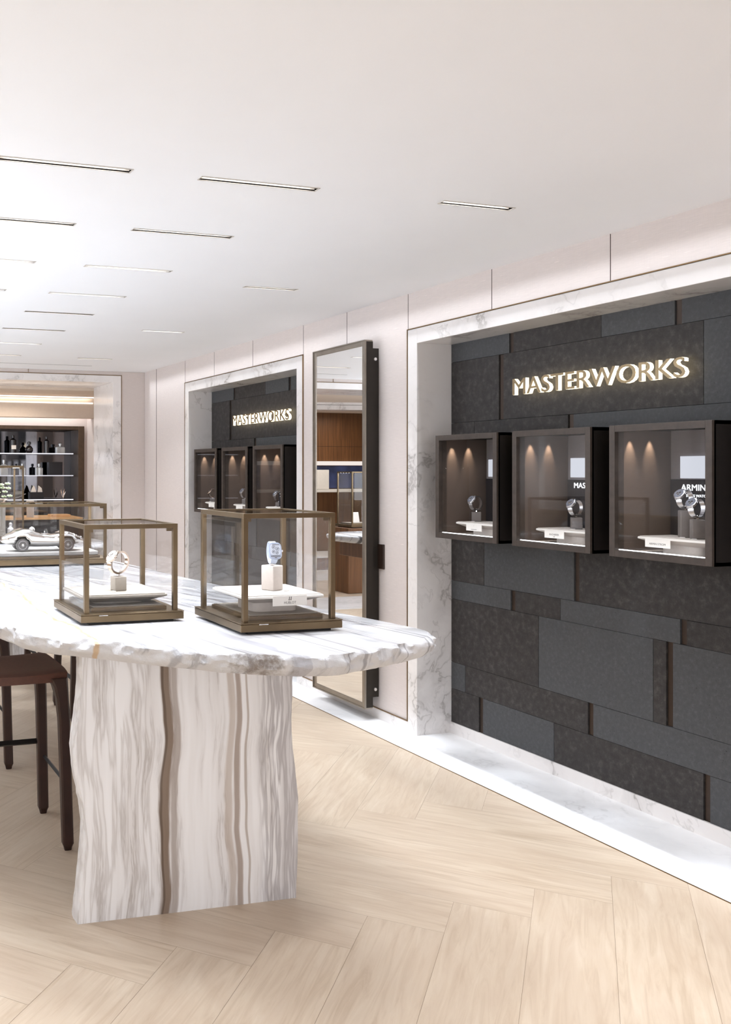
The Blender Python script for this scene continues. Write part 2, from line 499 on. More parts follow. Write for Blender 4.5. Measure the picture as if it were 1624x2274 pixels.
M_bsteel = plain('blue_grey_steel', lin(186, 198, 220), .25, .35, var=.03)
M_dialg = plain('slate_dial', lin(96, 100, 112), .35)
M_dialw = plain('silver_dial', lin(196, 202, 214), .35, 0, var=.1, scale=300)
M_ink = plain('grey_ink', lin(70, 64, 60), .6)
M_taupe = fabric('taupe_lining', lin(94, 82, 75), 0)
M_backp = fabric('grey_lining', lin(150, 146, 148), 0)
M_blkb = plain('black_board', lin(34, 34, 40), .4)
M_oak = plain('golden_oak', lin(214, 170, 118), .4, 0, var=.08, scale=9)
M_oak_l = plain('pale_oak_block', lin(226, 204, 176), .45, 0, var=.05, scale=6)
def walnut():
    t = NT('walnut_panelling'); g = t.noise(t.coords(scale=(14, 14, .6)), 2.5, 5, .6)
    c = t.ramp(g.outputs[0], [(.3, lin(84, 54, 30)), (.7, lin(122, 82, 48))])
    tc = t.node('ShaderNodeTexCoord'); sp = t.node('ShaderNodeSeparateXYZ'); t.link(tc.outputs['Object'], sp.inputs[0])
    seam = t.math('LESS_THAN', t.math('ABSOLUTE', t.math('SUBTRACT', sp.outputs[2], 2.03)), .003)
    return t.set(t.mix(seam, c, lin(40, 26, 16)), .42, 0)
M_walnut = walnut()
M_rubber = plain('tyre_rubber', lin(96, 92, 90), .5)
M_beige = plain('beige_plaster', lin(212, 196, 180), .8, 0, var=.02)
M_led = emis('led_dot', (1, .97, .94, 1), 14)
M_ledw = emis('led_line_warm', (1, .90, .80, 1), 1.5)
M_ledc = emis('led_line', (.95, .96, 1, 1), 3.0)
M_letter = emis('lit_letter_edge', (1, .86, .58, 1), 3.2)
M_letter_f = brushed('bronze_letter_face', lin(150, 132, 104), .35)
M_lensrow = plain('fitting_trough', lin(226, 222, 216), .5)
M_lens = emis('lamp_lens', (1, .97, .95, 1), 1.4)
M_plaque = emis('lit_plaque', (.86, .90, 1, 1), .62)
M_textw = emis('lit_lettering', (.94, .96, 1, 1), 1.6)
M_blue = plain('deep_blue_canvas', lin(52, 62, 100), .5, 0, var=.7, scale=3)

# ------------------------------------------------------------------ room shell
def cells(a0, a1, b0, b1, holes):
    """rectangles covering [a0,a1]x[b0,b1] minus the holes"""
    A = sorted(set([a0, a1] + [min(max(v, a0), a1) for h in holes for v in h[:2]]))
    B = sorted(set([b0, b1] + [min(max(v, b0), b1) for h in holes for v in h[2:]]))
    for i in range(len(A) - 1):
        for j in range(len(B) - 1):
            ca, cb = (A[i] + A[i + 1]) / 2, (B[j] + B[j + 1]) / 2
            if not any(h[0] < ca < h[1] and h[2] < cb < h[3] for h in holes):
                yield A[i], A[i + 1], B[j], B[j + 1]

XL, XR, YB, YD = -4.6, 3.485, -3.2, 9.554       # left wall, right panels, rear wall, back wall
FD = .036                                        # depth (along Y) of a ceiling slot

holes = [(x0, x1, y, y + FD) for x0, x1, y in FIT]
b = BM()
for x0, x1, y0, y1 in cells(XL, 3.75, YB, YD, holes): b.quad((x0, y0, CEIL), (x1, y0, CEIL), (x1, y1, CEIL), (x0, y1, CEIL))
bmesh.ops.remove_doubles(b.b, verts=b.b.verts[:], dist=1e-5)
g = bmesh.ops.extrude_face_region(b.b, geom=b.b.faces[:])
for v in g['geom']:
    if isinstance(v, bmesh.types.BMVert): v.co.z += .06
struct('ceiling', b, M_ceil)

# herringbone floor of wide oak planks laid at 45 degrees
W, N = .2605, 5
V0, U0 = .089, 4.165
fl = bmesh.new(); uvl = fl.loops.layers.uv.new('grain'); tone = fl.loops.layers.color.new('tone')
random.seed(4)
def plank(u0, u1, v0, v1, along_u):
    gpx = .0005
    t = random.random(); t2 = random.random()
    P = [(u0 + gpx, v0 + gpx), (u1 - gpx, v0 + gpx), (u1 - gpx, v1 - gpx), (u0 + gpx, v1 - gpx)]
    vs = [fl.verts.new(((u + v) / math.sqrt(2), (u - v) / math.sqrt(2), 0)) for u, v in P]
    if all(v.co.x < XL - .5 or v.co.x > 3.3 or v.co.y < YB - .5 or v.co.y > 14.5 for v in vs):
        for v in vs: fl.verts.remove(v)
        return
    f = fl.faces.new(vs)
    for l, (u, v) in zip(f.loops, P):
        l[uvl].uv = ((u, v) if along_u else (v, u)); l[tone] = (t, t2, (t * 7) % 1, 1)
for i in range(-60, 40):
    for m in range(-8, 9):
        # plank along u in column i occupies rows i-5+10m .. i-1+10m ; plank along v in row j occupies columns j-4 .. j
        j0 = i - 5 + 10 * m
        plank(U0 + j0 * W, U0 + (j0 + 5) * W, V0 + i * W, V0 + (i + 1) * W, True)
        c0 = i - 4 + 10 * m
        plank(U0 + i * W, U0 + (i + 1) * W, V0 + c0 * W, V0 + (c0 + 5) * W, False)
for f in fl.faces: f.material_index = 0
for geo in ((Vector((XL, 0, 0)), Vector((-1, 0, 0))), (Vector((3.245, 0, 0)), Vector((1, 0, 0))), (Vector((0, YB, 0)), Vector((0, -1, 0))), (Vector((0, 14.4, 0)), Vector((0, 1, 0)))):
    bmesh.ops.bisect_plane(fl, geom=fl.verts[:] + fl.edges[:] + fl.faces[:], plane_co=geo[0], plane_no=geo[1], clear_outer=True)
f0 = fl.faces.new([fl.verts.new(p) for p in ((XL, YB, -.0015), (3.75, YB, -.0015), (3.75, 14.4, -.0015), (XL, 14.4, -.0015))]); f0.material_index = 1
struct('floor', fl, [M_floor, M_gap])

# marble floor border along the right wall (continues into the niches) with a bronze line
b = BM(); b.box(3.245, 3.724, YB, YD, -.02, .002)
struct('trim_1', b, M_marb_w)
b = BM(); b.box(3.240, 3.245, YB, YD, -.02, .0025)
struct('trim_2', b, M_brass)
b = BM(); b.box(XL, 3.24, 9.35, 10.28, -.02, .002)
struct('trim_3', b, M_marb_w)
b = BM(); b.box(XL, 1.2, 11.9, 14.3, -.02, .003)
struct('trim_4', b, M_marb_w)

# right wall: two identical niches
NO = [(2.565, 4.840), (6.112, 8.392)]   # outer Y of the marble surrounds
FW, ZT = .090, 2.462
b = BM()
for y0, y1, z0, z1 in cells(YB, YD, .068, CEIL + .05, [(a, c, 0, ZT) for a, c in NO]):
    b.box(XR, XR + .05, y0, y1, z0, z1)
struct('wall_right', b, M_fab)
b = BM()
SE = [9.19, 8.395, 7.708, 6.937, 6.109, 5.522, 4.843, 4.114, 3.342, 2.562, 1.7, .9, .1]
for y in SE:
    zb = ZT if any(a - .03 < y < c + .04 for a, c in NO) else .07
    w = .004 if y == 9.19 else .0016
    b.box(XR - .0012, XR + .004, y - w, y + w, zb, CEIL)
struct('trim_5', b, M_strip)
for n, (a, c) in enumerate(NO):
    inn0, inn1 = a + FW, c - FW
    b = BM()
    poly = [(a, 0), (inn0, 0), (inn0, ZT - FW), (inn1, ZT - FW), (inn1, 0), (c, 0), (c, ZT), (a, ZT)]
    b.box(3.479, 3.80, a, inn0, .0, ZT, .0015, 1)
    b.box(3.479, 3.80, inn1, c, .0, ZT, .0015, 1)
    b.box(3.479, 3.80, inn0, inn1, ZT - FW, ZT, .0015, 1)
    struct('trim_%d' % (6 + n), b, M_marb if n == 0 else M_marb_b)
    b = BM()   # brass and shadow line round the surround
    for (y0, y1, z0, z1) in ((a - .006, a - .001, .068, ZT + .006), (c + .001, c + .006, .068, ZT + .006), (a - .006, c + .006, ZT + .001, ZT + .006)):
        b.box(3.476, 3.487, y0, y1, z0, z1)
    struct('trim_%d' % (8 + n), b, M_brass)
    b = BM(); b.box(3.716, 3.724, inn0, inn1, .002, .070)
    struct('baseboard_%s' % ('near_niche', 'far_niche')[n], b, M_marb)
b = BM()
segs = [(YB, 2.565), (4.84, 6.112), (8.392, YD)]
for y0, y1 in segs: b.box(3.479, XR + .05, y0, y1, .002, .064)
struct('baseboard_right', b, M_marb)
b = BM()
for y0, y1 in segs:
    b.box(3.476, 3.488, y0 + .001, y1 - .001, .065, .070)
struct('trim_10', b, M_brass)

# coursed stone in each niche (hole rows stay free behind the wall cases)
BOX = [(4.031, 4.532), (3.419, 3.918), (2.813, 3.310)]
KY = .7119
rows = [  # z0, z1, [(y_hi_old, y_lo_old, tone or 's')]
    (2.262, 2.372, [(6.67, 5.98, 'm'), (5.98, 5.936, 's'), (5.936, 5.094, 'd'), (5.094, 4.521, 'm'), (4.521, 4.474, 's'), (4.474, 3.73, 'm')]),
    (1.893, 2.260, [(6.67, 6.094, 'd'), (6.094, 6.045, 's'), (6.045, 4.324, 'd'), (4.324, 3.73, 'm')]),
    (1.800, 1.891, [(6.67, 6.382, 'd'), (6.382, 5.388, 'd'), (5.388, 5.34, 's'), (5.34, 3.73, 'm')]),
    (.935, 1.220, [(6.67, 6.264, 'd'), (6.264, 5.333, 'm'), (5.333, 5.288, 's'), (5.288, 3.73, 'd')]),
    (.822, .933, [(6.67, 5.964, 'm'), (5.964, 5.917, 's'), (5.917, 5.461, 'd'), (5.461, 4.484, 'm'), (4.484, 4.44, 's'), (4.44, 3.73, 'd')]),
    (.437, .820, [(6.67, 5.674, 'd'), (5.674, 4.68, 'm'), (4.68, 4.583, 'd'), (4.583, 4.537, 's'), (4.537, 3.73, 'm')]),
    (.276, .435, [(6.67, 6.493, 'm'), (6.493, 5.209, 'd'), (5.209, 5.164, 's'), (5.164, 3.73, 'm')]),
    (.070, .274, [(6.67, 6.325, 'd'), (6.325, 6.279, 's'), (6.279, 5.522, 'm'), (5.522, 4.324, 'd'), (4.324, 4.282, 's'), (4.282, 3.73, 'm')]),
]
DY = 3.550
for n in (0, 1):
    b = BM()
    for z0, z1, bl in rows:
        for yh, yl, tn in bl:
            b.mi = {'d': 0, 'm': 1, 's': 2}[tn]
            xo = 3.724 if tn != 's' else 3.732
            b.box(xo, 3.79, yl * KY + DY * n + .0014, yh * KY + DY * n - .0014, z0, z1)
    b.mi = 0
    ed = [4.75] + [v for p in BOX for v in (p[1] - .004, p[0] + .004)] + [2.655]
    for k in range(0, 8, 2):
        b.box(3.724, 3.79, ed[k + 1] + DY * n, ed[k] + DY * n, 1.22, 1.80)
    b.mi = 3; b.box(3.90, 3.92, 2.6 + DY * n, 4.8 + DY * n, 0, 2.5)
    struct('wall_%s' % ('near_niche', 'far_niche')[n], b, [M_sd, M_sm, M_strip, M_sg])

# back wall with the wide marble-lined opening
OX0, OX1, OZ = -1.9, 3.117, 2.565
b = BM()
for x0, x1, z0, z1 in cells(XL, XR + .05, 0, CEIL + .05, [(OX0 - .09, 3.21, -1, 2.645)]):
    b.box(x0, x1, YD + .004, YD + .06, z0, z1)
struct('wall_back', b, M_fab)
b = BM()
b.box(OX1, 3.21, YD, 10.28, 0, 2.64, .001, 1)
b.box(OX0 - .09, OX0, YD, 10.28, 0, 2.64, .001, 1)
b.box(OX0, OX1, YD, 10.28, OZ, 2.64, .001, 1)
struct('trim_11', b, M_marb)
b = BM()
b.box(3.211, 3.217, YD - .002, YD + .01, .068, 2.647); b.box(OX0 - .096, 3.217, YD - .002, YD + .01, 2.641, 2.647)
for x in (2.17, .9, -.4): b.box(x - .002, x + .002, YD - .001, YD + .008, 2.65, CEIL)
struct('trim_12', b, M_brass)
b = BM(); b.box(XL - .06, XL, YB, 14.4, 0, CEIL + .05)
struct('wall_left', b, plain('left_wall_paint', lin(226, 222, 218), .8, var=.02))
b = BM(); b.box(XL, 3.6, YB - .06, YB, 0, CEIL + .05)
struct('wall_front', b, plain('front_wall_paint', lin(214, 208, 202), .8, var=.02))

# unseen frames added around the fill lights, and an added partition carrying the uplight
b = BM()
for y in (4.12, 5.85, 7.60, 9.40): b.box(XL, XL + .09, y - .04, y + .04, .2, 2.66)
b.box(XL, XL + .09, 4.16, 9.36, .2, .28); b.box(XL, XL + .09, 4.16, 9.36, 2.60, 2.66)
struct('window_1', b, M_bronze_d)
b = BM()
for x in (-2.56, -.5, 1.56): b.box(x - .04, x + .04, YB, YB + .08, .1, 2.5)
b.box(-2.52, 1.52, YB, YB + .08, .1, .18); b.box(-2.52, 1.52, YB, YB + .08, 2.42, 2.5)
struct('window_2', b, M_bronze_d)
b = BM(); b.box(-1.50, -1.10, 3.15, 9.2, 0, 1.06); b.box(-1.50, -1.47, 3.15, 9.2, 1.06, 1.14); b.box(-1.13, -1.10, 3.15, 9.2, 1.06, 1.14)
struct('wall_partition', b, M_oak_l)

# room behind the opening: ceiling with a cove, bulkhead, wall with the recessed cabinet
b = BM()
for x0, x1, z0, z1 in cells(1.25, 3.75, 0, 2.75, [(1.3, 3.318, 0, 2.175)]): b.box(x0, x1, 11.39, 11.45, z0, z1)
struct('wall_cabinet', b, M_fab)
b = BM(); b.box(XL, 3.75, 10.28, 14.4, 2.62, 2.70)
b.box(1.0, 3.75, 10.28, 10.98, 2.535, 2.62)
struct('ceiling_beyond', b, M_beige)
b = BM(); b.box(1.0, 3.75, 11.06, 11.20, 2.262, 2.505, .004); b.box(1.0, 3.75, 10.98, 11.06, 2.60, 2.62)
struct('trim_13', b, M_beige)
b = BM(); b.box(3.36, 3.42, 10.28, 11.40, 0, 2.62)
struct('wall_beyond_right', b, M_fab)
area('cove_lamp', (2.2, 11.30, 2.52), 2.2, .05, 7, (.97, .98, 1), 120)
area('cove_lamp', (2.2, 11.0, 2.50), 2.2, .03, 1.6, (1, .82, .62), 160, (PI / 2 + .5, 0, 0))
area('room_lamp', (1.8, 10.65, 2.53), 1.6, .1, 10, (1, .9, .8), 150)  # both room lamps are unseen and have no fitting
area('room_lamp', (-1.2, 13.3, 2.6), 2.0, 1.2, 26, (1, .92, .82), 170)
for z, y in ((2.508, 11.02), (2.440, 11.053)):
    b = BM(); b.box(1.05, 3.34, y, y + .006, z, z + .016)
    o = obj('cove_light_strip', b, M_ledw)
    tag(o, ('upper' if z > 2.48 else 'lower') + ' warm glowing light line in the beige bulkhead above the cabinet', 'light', 'warm light lines')

# far walnut wall with picture and ledge, only seen in the tall mirror
b = BM(); b.box(XL, 1.25, 14.25, 14.32, 0, 2.62); struct('wall_beyond_back', b, M_walnut)
b = BM(); b.box(XL, 1.25, 11.39, 11.395, .0, .0); b.b.free()
b = BM(); b.box(-3.6, .9, 14.20, 14.245, 1.70, 1.77, .004)
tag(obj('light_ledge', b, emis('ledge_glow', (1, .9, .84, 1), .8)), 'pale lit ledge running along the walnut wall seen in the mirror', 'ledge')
b = BM(); b.box(-3.2, .7, 14.22, 14.248, 1.30, 1.69)
tag(obj('blue_artwork', b, M_blue), 'deep blue canvas under the lit ledge on the walnut wall', 'picture')
b = BM(); b.box(-3.6, .9, 13.95, 14.248, 1.235, 1.285, .004)
tag(obj('wall_shelf', b, M_board), 'long white shelf below the blue canvas on the walnut wall', 'shelf')
b = BM(); b.box(-3.4, .2, 13.15, 14.2, .003, .19, .01); b.mi = 1; b.box(-3.38, .18, 13.17, 14.18, .19, .21, .004)
tag(obj('low_platform', b, [M_walnut, M_white]), 'low walnut platform with a white top before the walnut wall', 'platform')
b = BM(); b.box(-3.4, 1.2, -.15, .15, 2.51, 2.58, .002); b.box(-3.4, 1.2, -.152, .15, 2.585, 2.62); b.xf(Matrix.Translation((0, 12.3, 0)) @ Matrix.Rotation(math.radians(9), 4, 'Z'))
struct('trim_14', b, M_marb)
b = BM(); b.box(-1.72, -1.44, 13.97, 14.15, 1.29, 1.62, .006)
tag(obj('upright_card', b, M_board), 'ivory upright panel standing on the white shelf by the blue canvas', 'panel')

# ------------------------------------------------------------------ ceiling fittings
def fitting(x0, x1, y, label):
    w = x1 - x0
    t = thing('ceiling_light', ((x0 + x1) / 2, y + FD / 2, CEIL), label, 'ceiling light', 'linear ceiling lights')
    b = BM(); d = FD / 2; h = w / 2
    for a, c, e, f in ((-h - .004, h + .004, -d - .004, -d), (-h - .004, h + .004, d, d + .004), (-h - .004, -h, -d, d), (h, h + .004, -d, d)):
        b.box(a, c, e, f, -.0022, .03)
    obj('frame', b, plainframe, t)
    b = BM(); b.box(-h, h, -d, d, .026, .03)
    b.box(-h, h, -d, -d + .004, .004, .026); b.box(-h, h, d - .004, d, .004, .026)
    obj('trough', b, M_lensrow, t)
    n = 10 if w > .4 else 8
    b = BM()
    for k in range(n):
        x = -h + w * (k + .5) / n
        b.lathe([(.004, .0255), (.013, .018), (.0155, .0145), (.0155, .0135)], (x, 0, 0), 14)
    obj('lens', b, M_lens, t)
    return t
plainframe = plain('fitting_frame', lin(186, 180, 172), .5)
nm = ['nearest', 'second', 'third', 'fourth', 'fifth', 'sixth', 'seventh', 'eighth']
for k in range(8): fitting(*FIT[k], 'long recessed ceiling light, %s of the middle row running away over the table' % nm[k])
for k in range(4): fitting(*FIT[8 + k], 'long recessed ceiling light, %s of the row farthest from the niche wall' % nm[k])
for k in range(4): fitting(*FIT[12 + k], 'short recessed ceiling light, %s of the row beside the niche wall' % nm[k])
b = BM(); b.box(1.0, 2.74, 9.10, 9.108, CEIL - .001, CEIL + .004)
tag(obj('air_slot', b, M_blk), 'thin dark air slot in the ceiling before the marble lined opening', 'vent')

# ------------------------------------------------------------------ MASTERWORKS signs
def sign(n):
    t = thing('illuminated_sign', (3.724, 3.657 + DY * n, 2.018),
              ('large glowing bronze MASTERWORKS lettering on dark stone above the nearer wall cases', 'smaller looking glowing MASTERWORKS lettering on dark stone in the far niche')[n], 'sign', 'MASTERWORKS signs')
    L = 1.05
    M = face_mx(-.0465, 0, 0)
    f = text('letter_face', 'MASTERWORKS', .128, M_letter_f, t, M, .0015, sx=1.0)
    xs = [v.co.x for v in f.data.vertices]; sx = L / (max(xs) - min(xs))
    f.matrix_local = M @ Matrix.Diagonal((sx, 1, 1, 1))
    g = text('letter_side', 'MASTERWORKS', .128, M_letter, t, face_mx(-.033, 0, 0), .011, sx=sx)
    tag(g, 'glowing warm letter sides')
    return t
for n in (0, 1): sign(n)

# ------------------------------------------------------------------ watches, stands, platforms
def watch(kind, label, loc, rz, tilt=20, s=1.0, group=None, roll=0):
    """band loop in the local YZ plane, dial towards local -Y"""
    mb = {'steel': M_steel, 'rose': M_rose, 'blue': M_bluew, 'white': M_white}[kind]
    t = thing('watch', loc, label, 'watch', group)
    t.rotation_euler = (0, 0, rz)
    T = Matrix.Rotation(math.radians(-tilt), 4, 'X') @ Matrix.Rotation(math.radians(roll), 4, 'Y')
    ry, rz_ = .031 * s, .036 * s
    def ringpt(a, r=0): return Vector((0, -math.cos(a) * (ry + r), math.sin(a) * (rz_ + r)))
    n = 44; rings = []
    for k in range(n + 1):
        a = .52 + (2 * PI - 1.04) * k / n
        wdt = (.0115 - .0035 * math.sin(min(1, (k / n) * 2 if k < n / 2 else (1 - k / n) * 2) * PI / 2)) * s
        th = (.0016 if kind != 'rose' else .0030) * s
        if kind in ('steel',) and k % 2: th *= .55
        p0, p1 = ringpt(a, -th), ringpt(a, th)
        rings.append([(-wdt, p0.y, p0.z), (wdt, p0.y, p0.z), (wdt, p1.y, p1.z), (-wdt, p1.y, p1.z)])
    b = BM(); b.loft(rings); b.xf(T)
    obj('strap', b, mb, t, autosm=50)
    b = BM()
    mc = M_steel if kind != 'rose' else M_rose
    if kind in ('blue',):
        pr = [(x * s, z * s) for x, z in rrect(.044, .056, .015, 5)]
        for sc, y0, y1 in ((1.0, -.026, -.036), (.93, -.036, -.0385)):
            b.prism([(x * sc, z * sc) for x, z in pr], y0 * s, y1 * s, 'Y')
    else:
        b.lathe([(.013 * s, -.026 * s), (.0215 * s, -.028 * s), (.0228 * s, -.033 * s), (.0215 * s, -.0365 * s), (.0190 * s, -.0375 * s)], (0, 0, 0), 32, 'Y')
        for sx in (-1, 1):
            for sz in (-1, 1):
                b.box(min(sx * .008, sx * .012) * s, max(sx * .008, sx * .012) * s, -.033 * s, -.026 * s, min(sz * .015, sz * .023) * s, max(sz * .015, sz * .023) * s, .001 * s)
    b.xf(T); obj('watch_case', b, mc if kind != 'blue' else M_bsteel, t, autosm=40)
    b = BM()
    b.lathe([(.0025 * s, .0215 * s), (.0034 * s, .0225 * s), (.0034 * s, .0265 * s), (.002 * s, .027 * s)], (0, -.0325 * s, 0), 12, 'X')
    b.xf(T); obj('crown', b, mc, t)
    b = BM()
    if kind == 'blue':
        b.mi = 0; b.prism([(x * s, z * s) for x, z in rrect(.034, .036, .008, 4, 0, .004)], -.0386 * s, -.0391 * s, 'Y')
        b.mi = 1
        for cx_, cz, r in ((-.006, .012, .0052), (.007, .006, .006), (-.007, -.003, .0048), (.005, -.007, .0045)):
            b.tube([((cx_ + r * math.cos(q * PI / 9)) * s, -.0394 * s, (cz + r * math.sin(q * PI / 9)) * s) for q in range(18)], .0006 * s, 6, closed=True)
            b.lathe([(r * s * .4, -.0391 * s), (r * s * .3, -.0396 * s)], (cx_ * s, 0, cz * s), 12, 'Y')
            b.tube([((cx_ - r * .9) * s, -.0394 * s, (cz - r * .4) * s), ((cx_ + r * .9) * s, -.0394 * s, (cz + r * .4) * s)], .0004 * s, 4)
        b.mi = 2; b.box(-.017 * s, .017 * s, -.0396 * s, -.0384 * s, -.0185 * s, -.0165 * s)
        b.box(-.004 * s, .004 * s, -.0394 * s, -.0384 * s, -.0235 * s, -.0215 * s)
        b.box(-.010 * s, .014 * s, -.0396 * s, -.0390 * s, .0195 * s, .0212 * s)
    else:
        b.mi = 0; b.lathe([(.0186 * s, -.0376 * s), (.0186 * s, -.0379 * s)], (0, 0, 0), 28, 'Y')
        b.mi = 1
        for a in range(12):
            q = a * PI / 6; b.lathe([(.0009 * s, -.0379 * s), (.0009 * s, -.0384 * s)], (math.sin(q) * .016 * s, 0, math.cos(q) * .016 * s), 6, 'Y')
        for cx_, cz, r in ((-.006, .0, .0035), (.006, .0, .0035), (0, -.0065, .0035)):
            b.lathe([(r * s, -.0379 * s), (r * .85 * s, -.0384 * s)], (cx_ * s, 0, cz * s), 14, 'Y')
        b.mi = 2; b.tube([(0, -.0386 * s, 0), (.006 * s, -.0386 * s, .009 * s)], .0006 * s, 6); b.tube([(0, -.0386 * s, 0), (-.007 * s, -.0386 * s, .004 * s)], .0007 * s, 6)
    b.xf(T); obj('dial', b, [M_dialg if kind == 'steel' else (M_dialw if kind != 'rose' else M_rose), M_chrome if kind != 'blue' else M_dialg, M_ink], t)
    b = BM(); b.box(-.008 * s, .008 * s, .0305 * s, .0350 * s, -.012 * s, .013 * s, .0012 * s)
    b.xf(T); obj('clasp', b, mc, t)
    return t

def stand(loc, w, d, h, mat, label, rz=0, group=None, tall=.018):
    """leather block with a slim metal stem and open cuff that carries one watch"""
    t = thing('watch_stand', loc, label, 'watch stand', group, rz)
    b = BM(); b.box(-w / 2, w / 2, -d / 2, d / 2, 0, h, .004, 3)
    obj('block', b, mat, t, autosm=40)
    b = BM(); b.box(-.004, .004, -.003, .003, h, h + tall, .001); b.tube([(0, .0 + .012 * math.sin(a), h + tall + .012 - .012 * math.cos(a)) for a in [-.9 + .15 * k for k in range(13)]], .0028, 8)
    obj('stem', b, M_chrome, t)
    return t

def price_tag(loc, rz, label):
    b = BM(); b.box(-.010, .010, -.004, .004, 0, .0022, .0006); b.mi = 1; b.box(-.008, .008, -.003, .003, .0022, .0026)
    o = obj('price_tag', b, [M_board, M_white]); o.location = loc; o.rotation_euler = (0, 0, rz)
    return tag(o, label, 'price tag', 'small price tags')

def platform(loc, w, d, label, rz=0, mat=None, puck=True, hz=.06, plate=None, dxm=False):
    """thin padded board over an inverted pyramid on a round cornered foot; origin under its centre, top at z=hz"""
    mat = mat or M_board
    t = thing('display_platform', loc, label, 'display platform', 'padded display platforms', rz)
    zb = hz - .012
    b = BM(); b.prism(rrect(w, d, .010), zb, zb + .006)
    b.prism(rrect(w, d, .010), zb + .006, zb + .0085, sc=.99)
    obj('board', b, mat, t, autosm=40)
    b = BM(); b.box(-w / 2 + .008, w / 2 - .008, -d / 2 + .008, d / 2 - .008, zb + .0085, hz, .002)
    obj('pad', b, M_grey_l if mat is M_board else M_grey_p, t)
    b = BM(); b.loft([[(x, y, zb) for x, y in rrect(w, d, .01)], [(x * .62, y * .62, zb - .022) for x, y in rrect(w, d, .01)]])
    obj('underside', b, M_grey_l if mat is M_board else M_grey_p, t, autosm=40)
    if puck:
        b = BM(); b.prism(rrect(w * .56, d * .56, .03), 0, zb - .022)
        obj('foot', b, M_grey_l if mat is M_board else M_grey_p, t, autosm=40)
    return t

def nameplate(loc, w, h, M, lines, label):
    """small ivory plate with printed writing, standing against a platform edge"""
    t = thing('name_plate', loc, label, 'name plate')
    b = BM(); b.box(-w / 2, w / 2, 0, h, -.0015, .0015, .0004)
    o = obj('plate', b, M_board, t); o.matrix_local = M
    for s, size, x, y in lines:
        text('lettering', s, size, M_ink, t, M @ Matrix.Translation((x, y, .0018)), .0001)
    return t, M

# ------------------------------------------------------------------ wall cases
def hexhash(i): return (math.sin(i * 12.9898) * 43758.5453) % 1
def wall_case(yc, n, label):
    y0, y1 = -.25, .25
    z0, z1 = 1.215 - 1.215, .590
    t = thing('wall_display_case', (3.457, yc, 1.215), label, 'display case', 'dark bronze wall cases')
    fw = .030
    # housing: open-fronted carcass
    b = BM()
    X1 = .34
    for (a, c, e, f, g_, h) in ((.0, X1, y0, y0 + .016, z0, z1), (.0, X1, y1 - .016, y1, z0, z1), (.0, X1, y0, y1, z1 - .016, z1), (.0, X1, y0, y1, z0, z0 + .016), (X1 - .008, X1 + .006, y0, y1, z0, z1)):
        b.box(a, c, e, f, g_, h)
    obj('housing', b, M_boxside, t)
    b = BM()
    b.box(-.012, .010, y0, y0 + fw, z0, z1, .001); b.box(-.012, .010, y1 - fw, y1, z0, z1, .001)
    b.box(-.012, .010, y0 + fw, y1 - fw, z1 - fw, z1, .001); b.box(-.012, .010, y0 + fw, y1 - fw, z0, z0 + fw, .001)
    obj('door_frame', b, M_box, t)
    b = BM(); b.box(-.002, .002, y0 + fw, y1 - fw, z0 + fw, z1 - fw)
    tag(obj('glass', b, M_glass2, t), 'clear front pane')
    b = BM(); b.box(.014, X1 - .010, y1 - .020, y1 - .0165, z0 + .017, z1 - .022); obj('side_lining', b, M_taupe, t)
    b = BM(); b.box(.014, X1 - .010, y0 + .0165, y0 + .020, z0 + .017, z1 - .022); obj('side_lining', b, M_taupe, t)
    b = BM(); b.box(.014, .045, y1 - .026, y1 - .0205, z0 + .017, z1 - .022); obj('inner_stile', b, M_box, t)
    b = BM(); b.box(X1 - .014, X1 - .009, y0 + .021, y1 - .021, z0 + .017, z1 - .02)
    obj('back_lining', b, M_backp, t)
    b = BM(); b.box(.014, X1 - .015, y0 + .021, y1 - .021, z0 + .0165, z0 + .024)
    obj('base_lining', b, M_grey_l, t)
    b = BM(); b.box(.012, .018, y0 + fw, y1 - fw, z0 + .0245, z0 + .0335)
    obj('light_line', b, M_ledc, t)
    b = BM(); b.box(.025, .065, y0 + .03, y1 - .03, z1 - .024, z1 - .018)
    obj('led_rail', b, M_blk, t)
    for k in range(7):
        b = BM(); b.lathe([(.0045, -.003), (.0045, 0)], (.045, y1 - .12 - k * .055, z1 - .0245), 10)
        obj('led', b, M_led, t)
    area('case_lamp', (3.457 + .06, yc - .03, 1.215 + z1 - .028), .03, .34, .55 * K_CASE, (.96, .97, 1), 130)
    for k in range(2):
        spot('case_spot', (3.457 + (.085 if k == 0 else .20), yc + y1 - .048, 1.215 + z1 - .028), 3.0 * K_CASE, 40, .9, (math.radians(14), 0, 0), (1, .80, .60), .004)
    return t

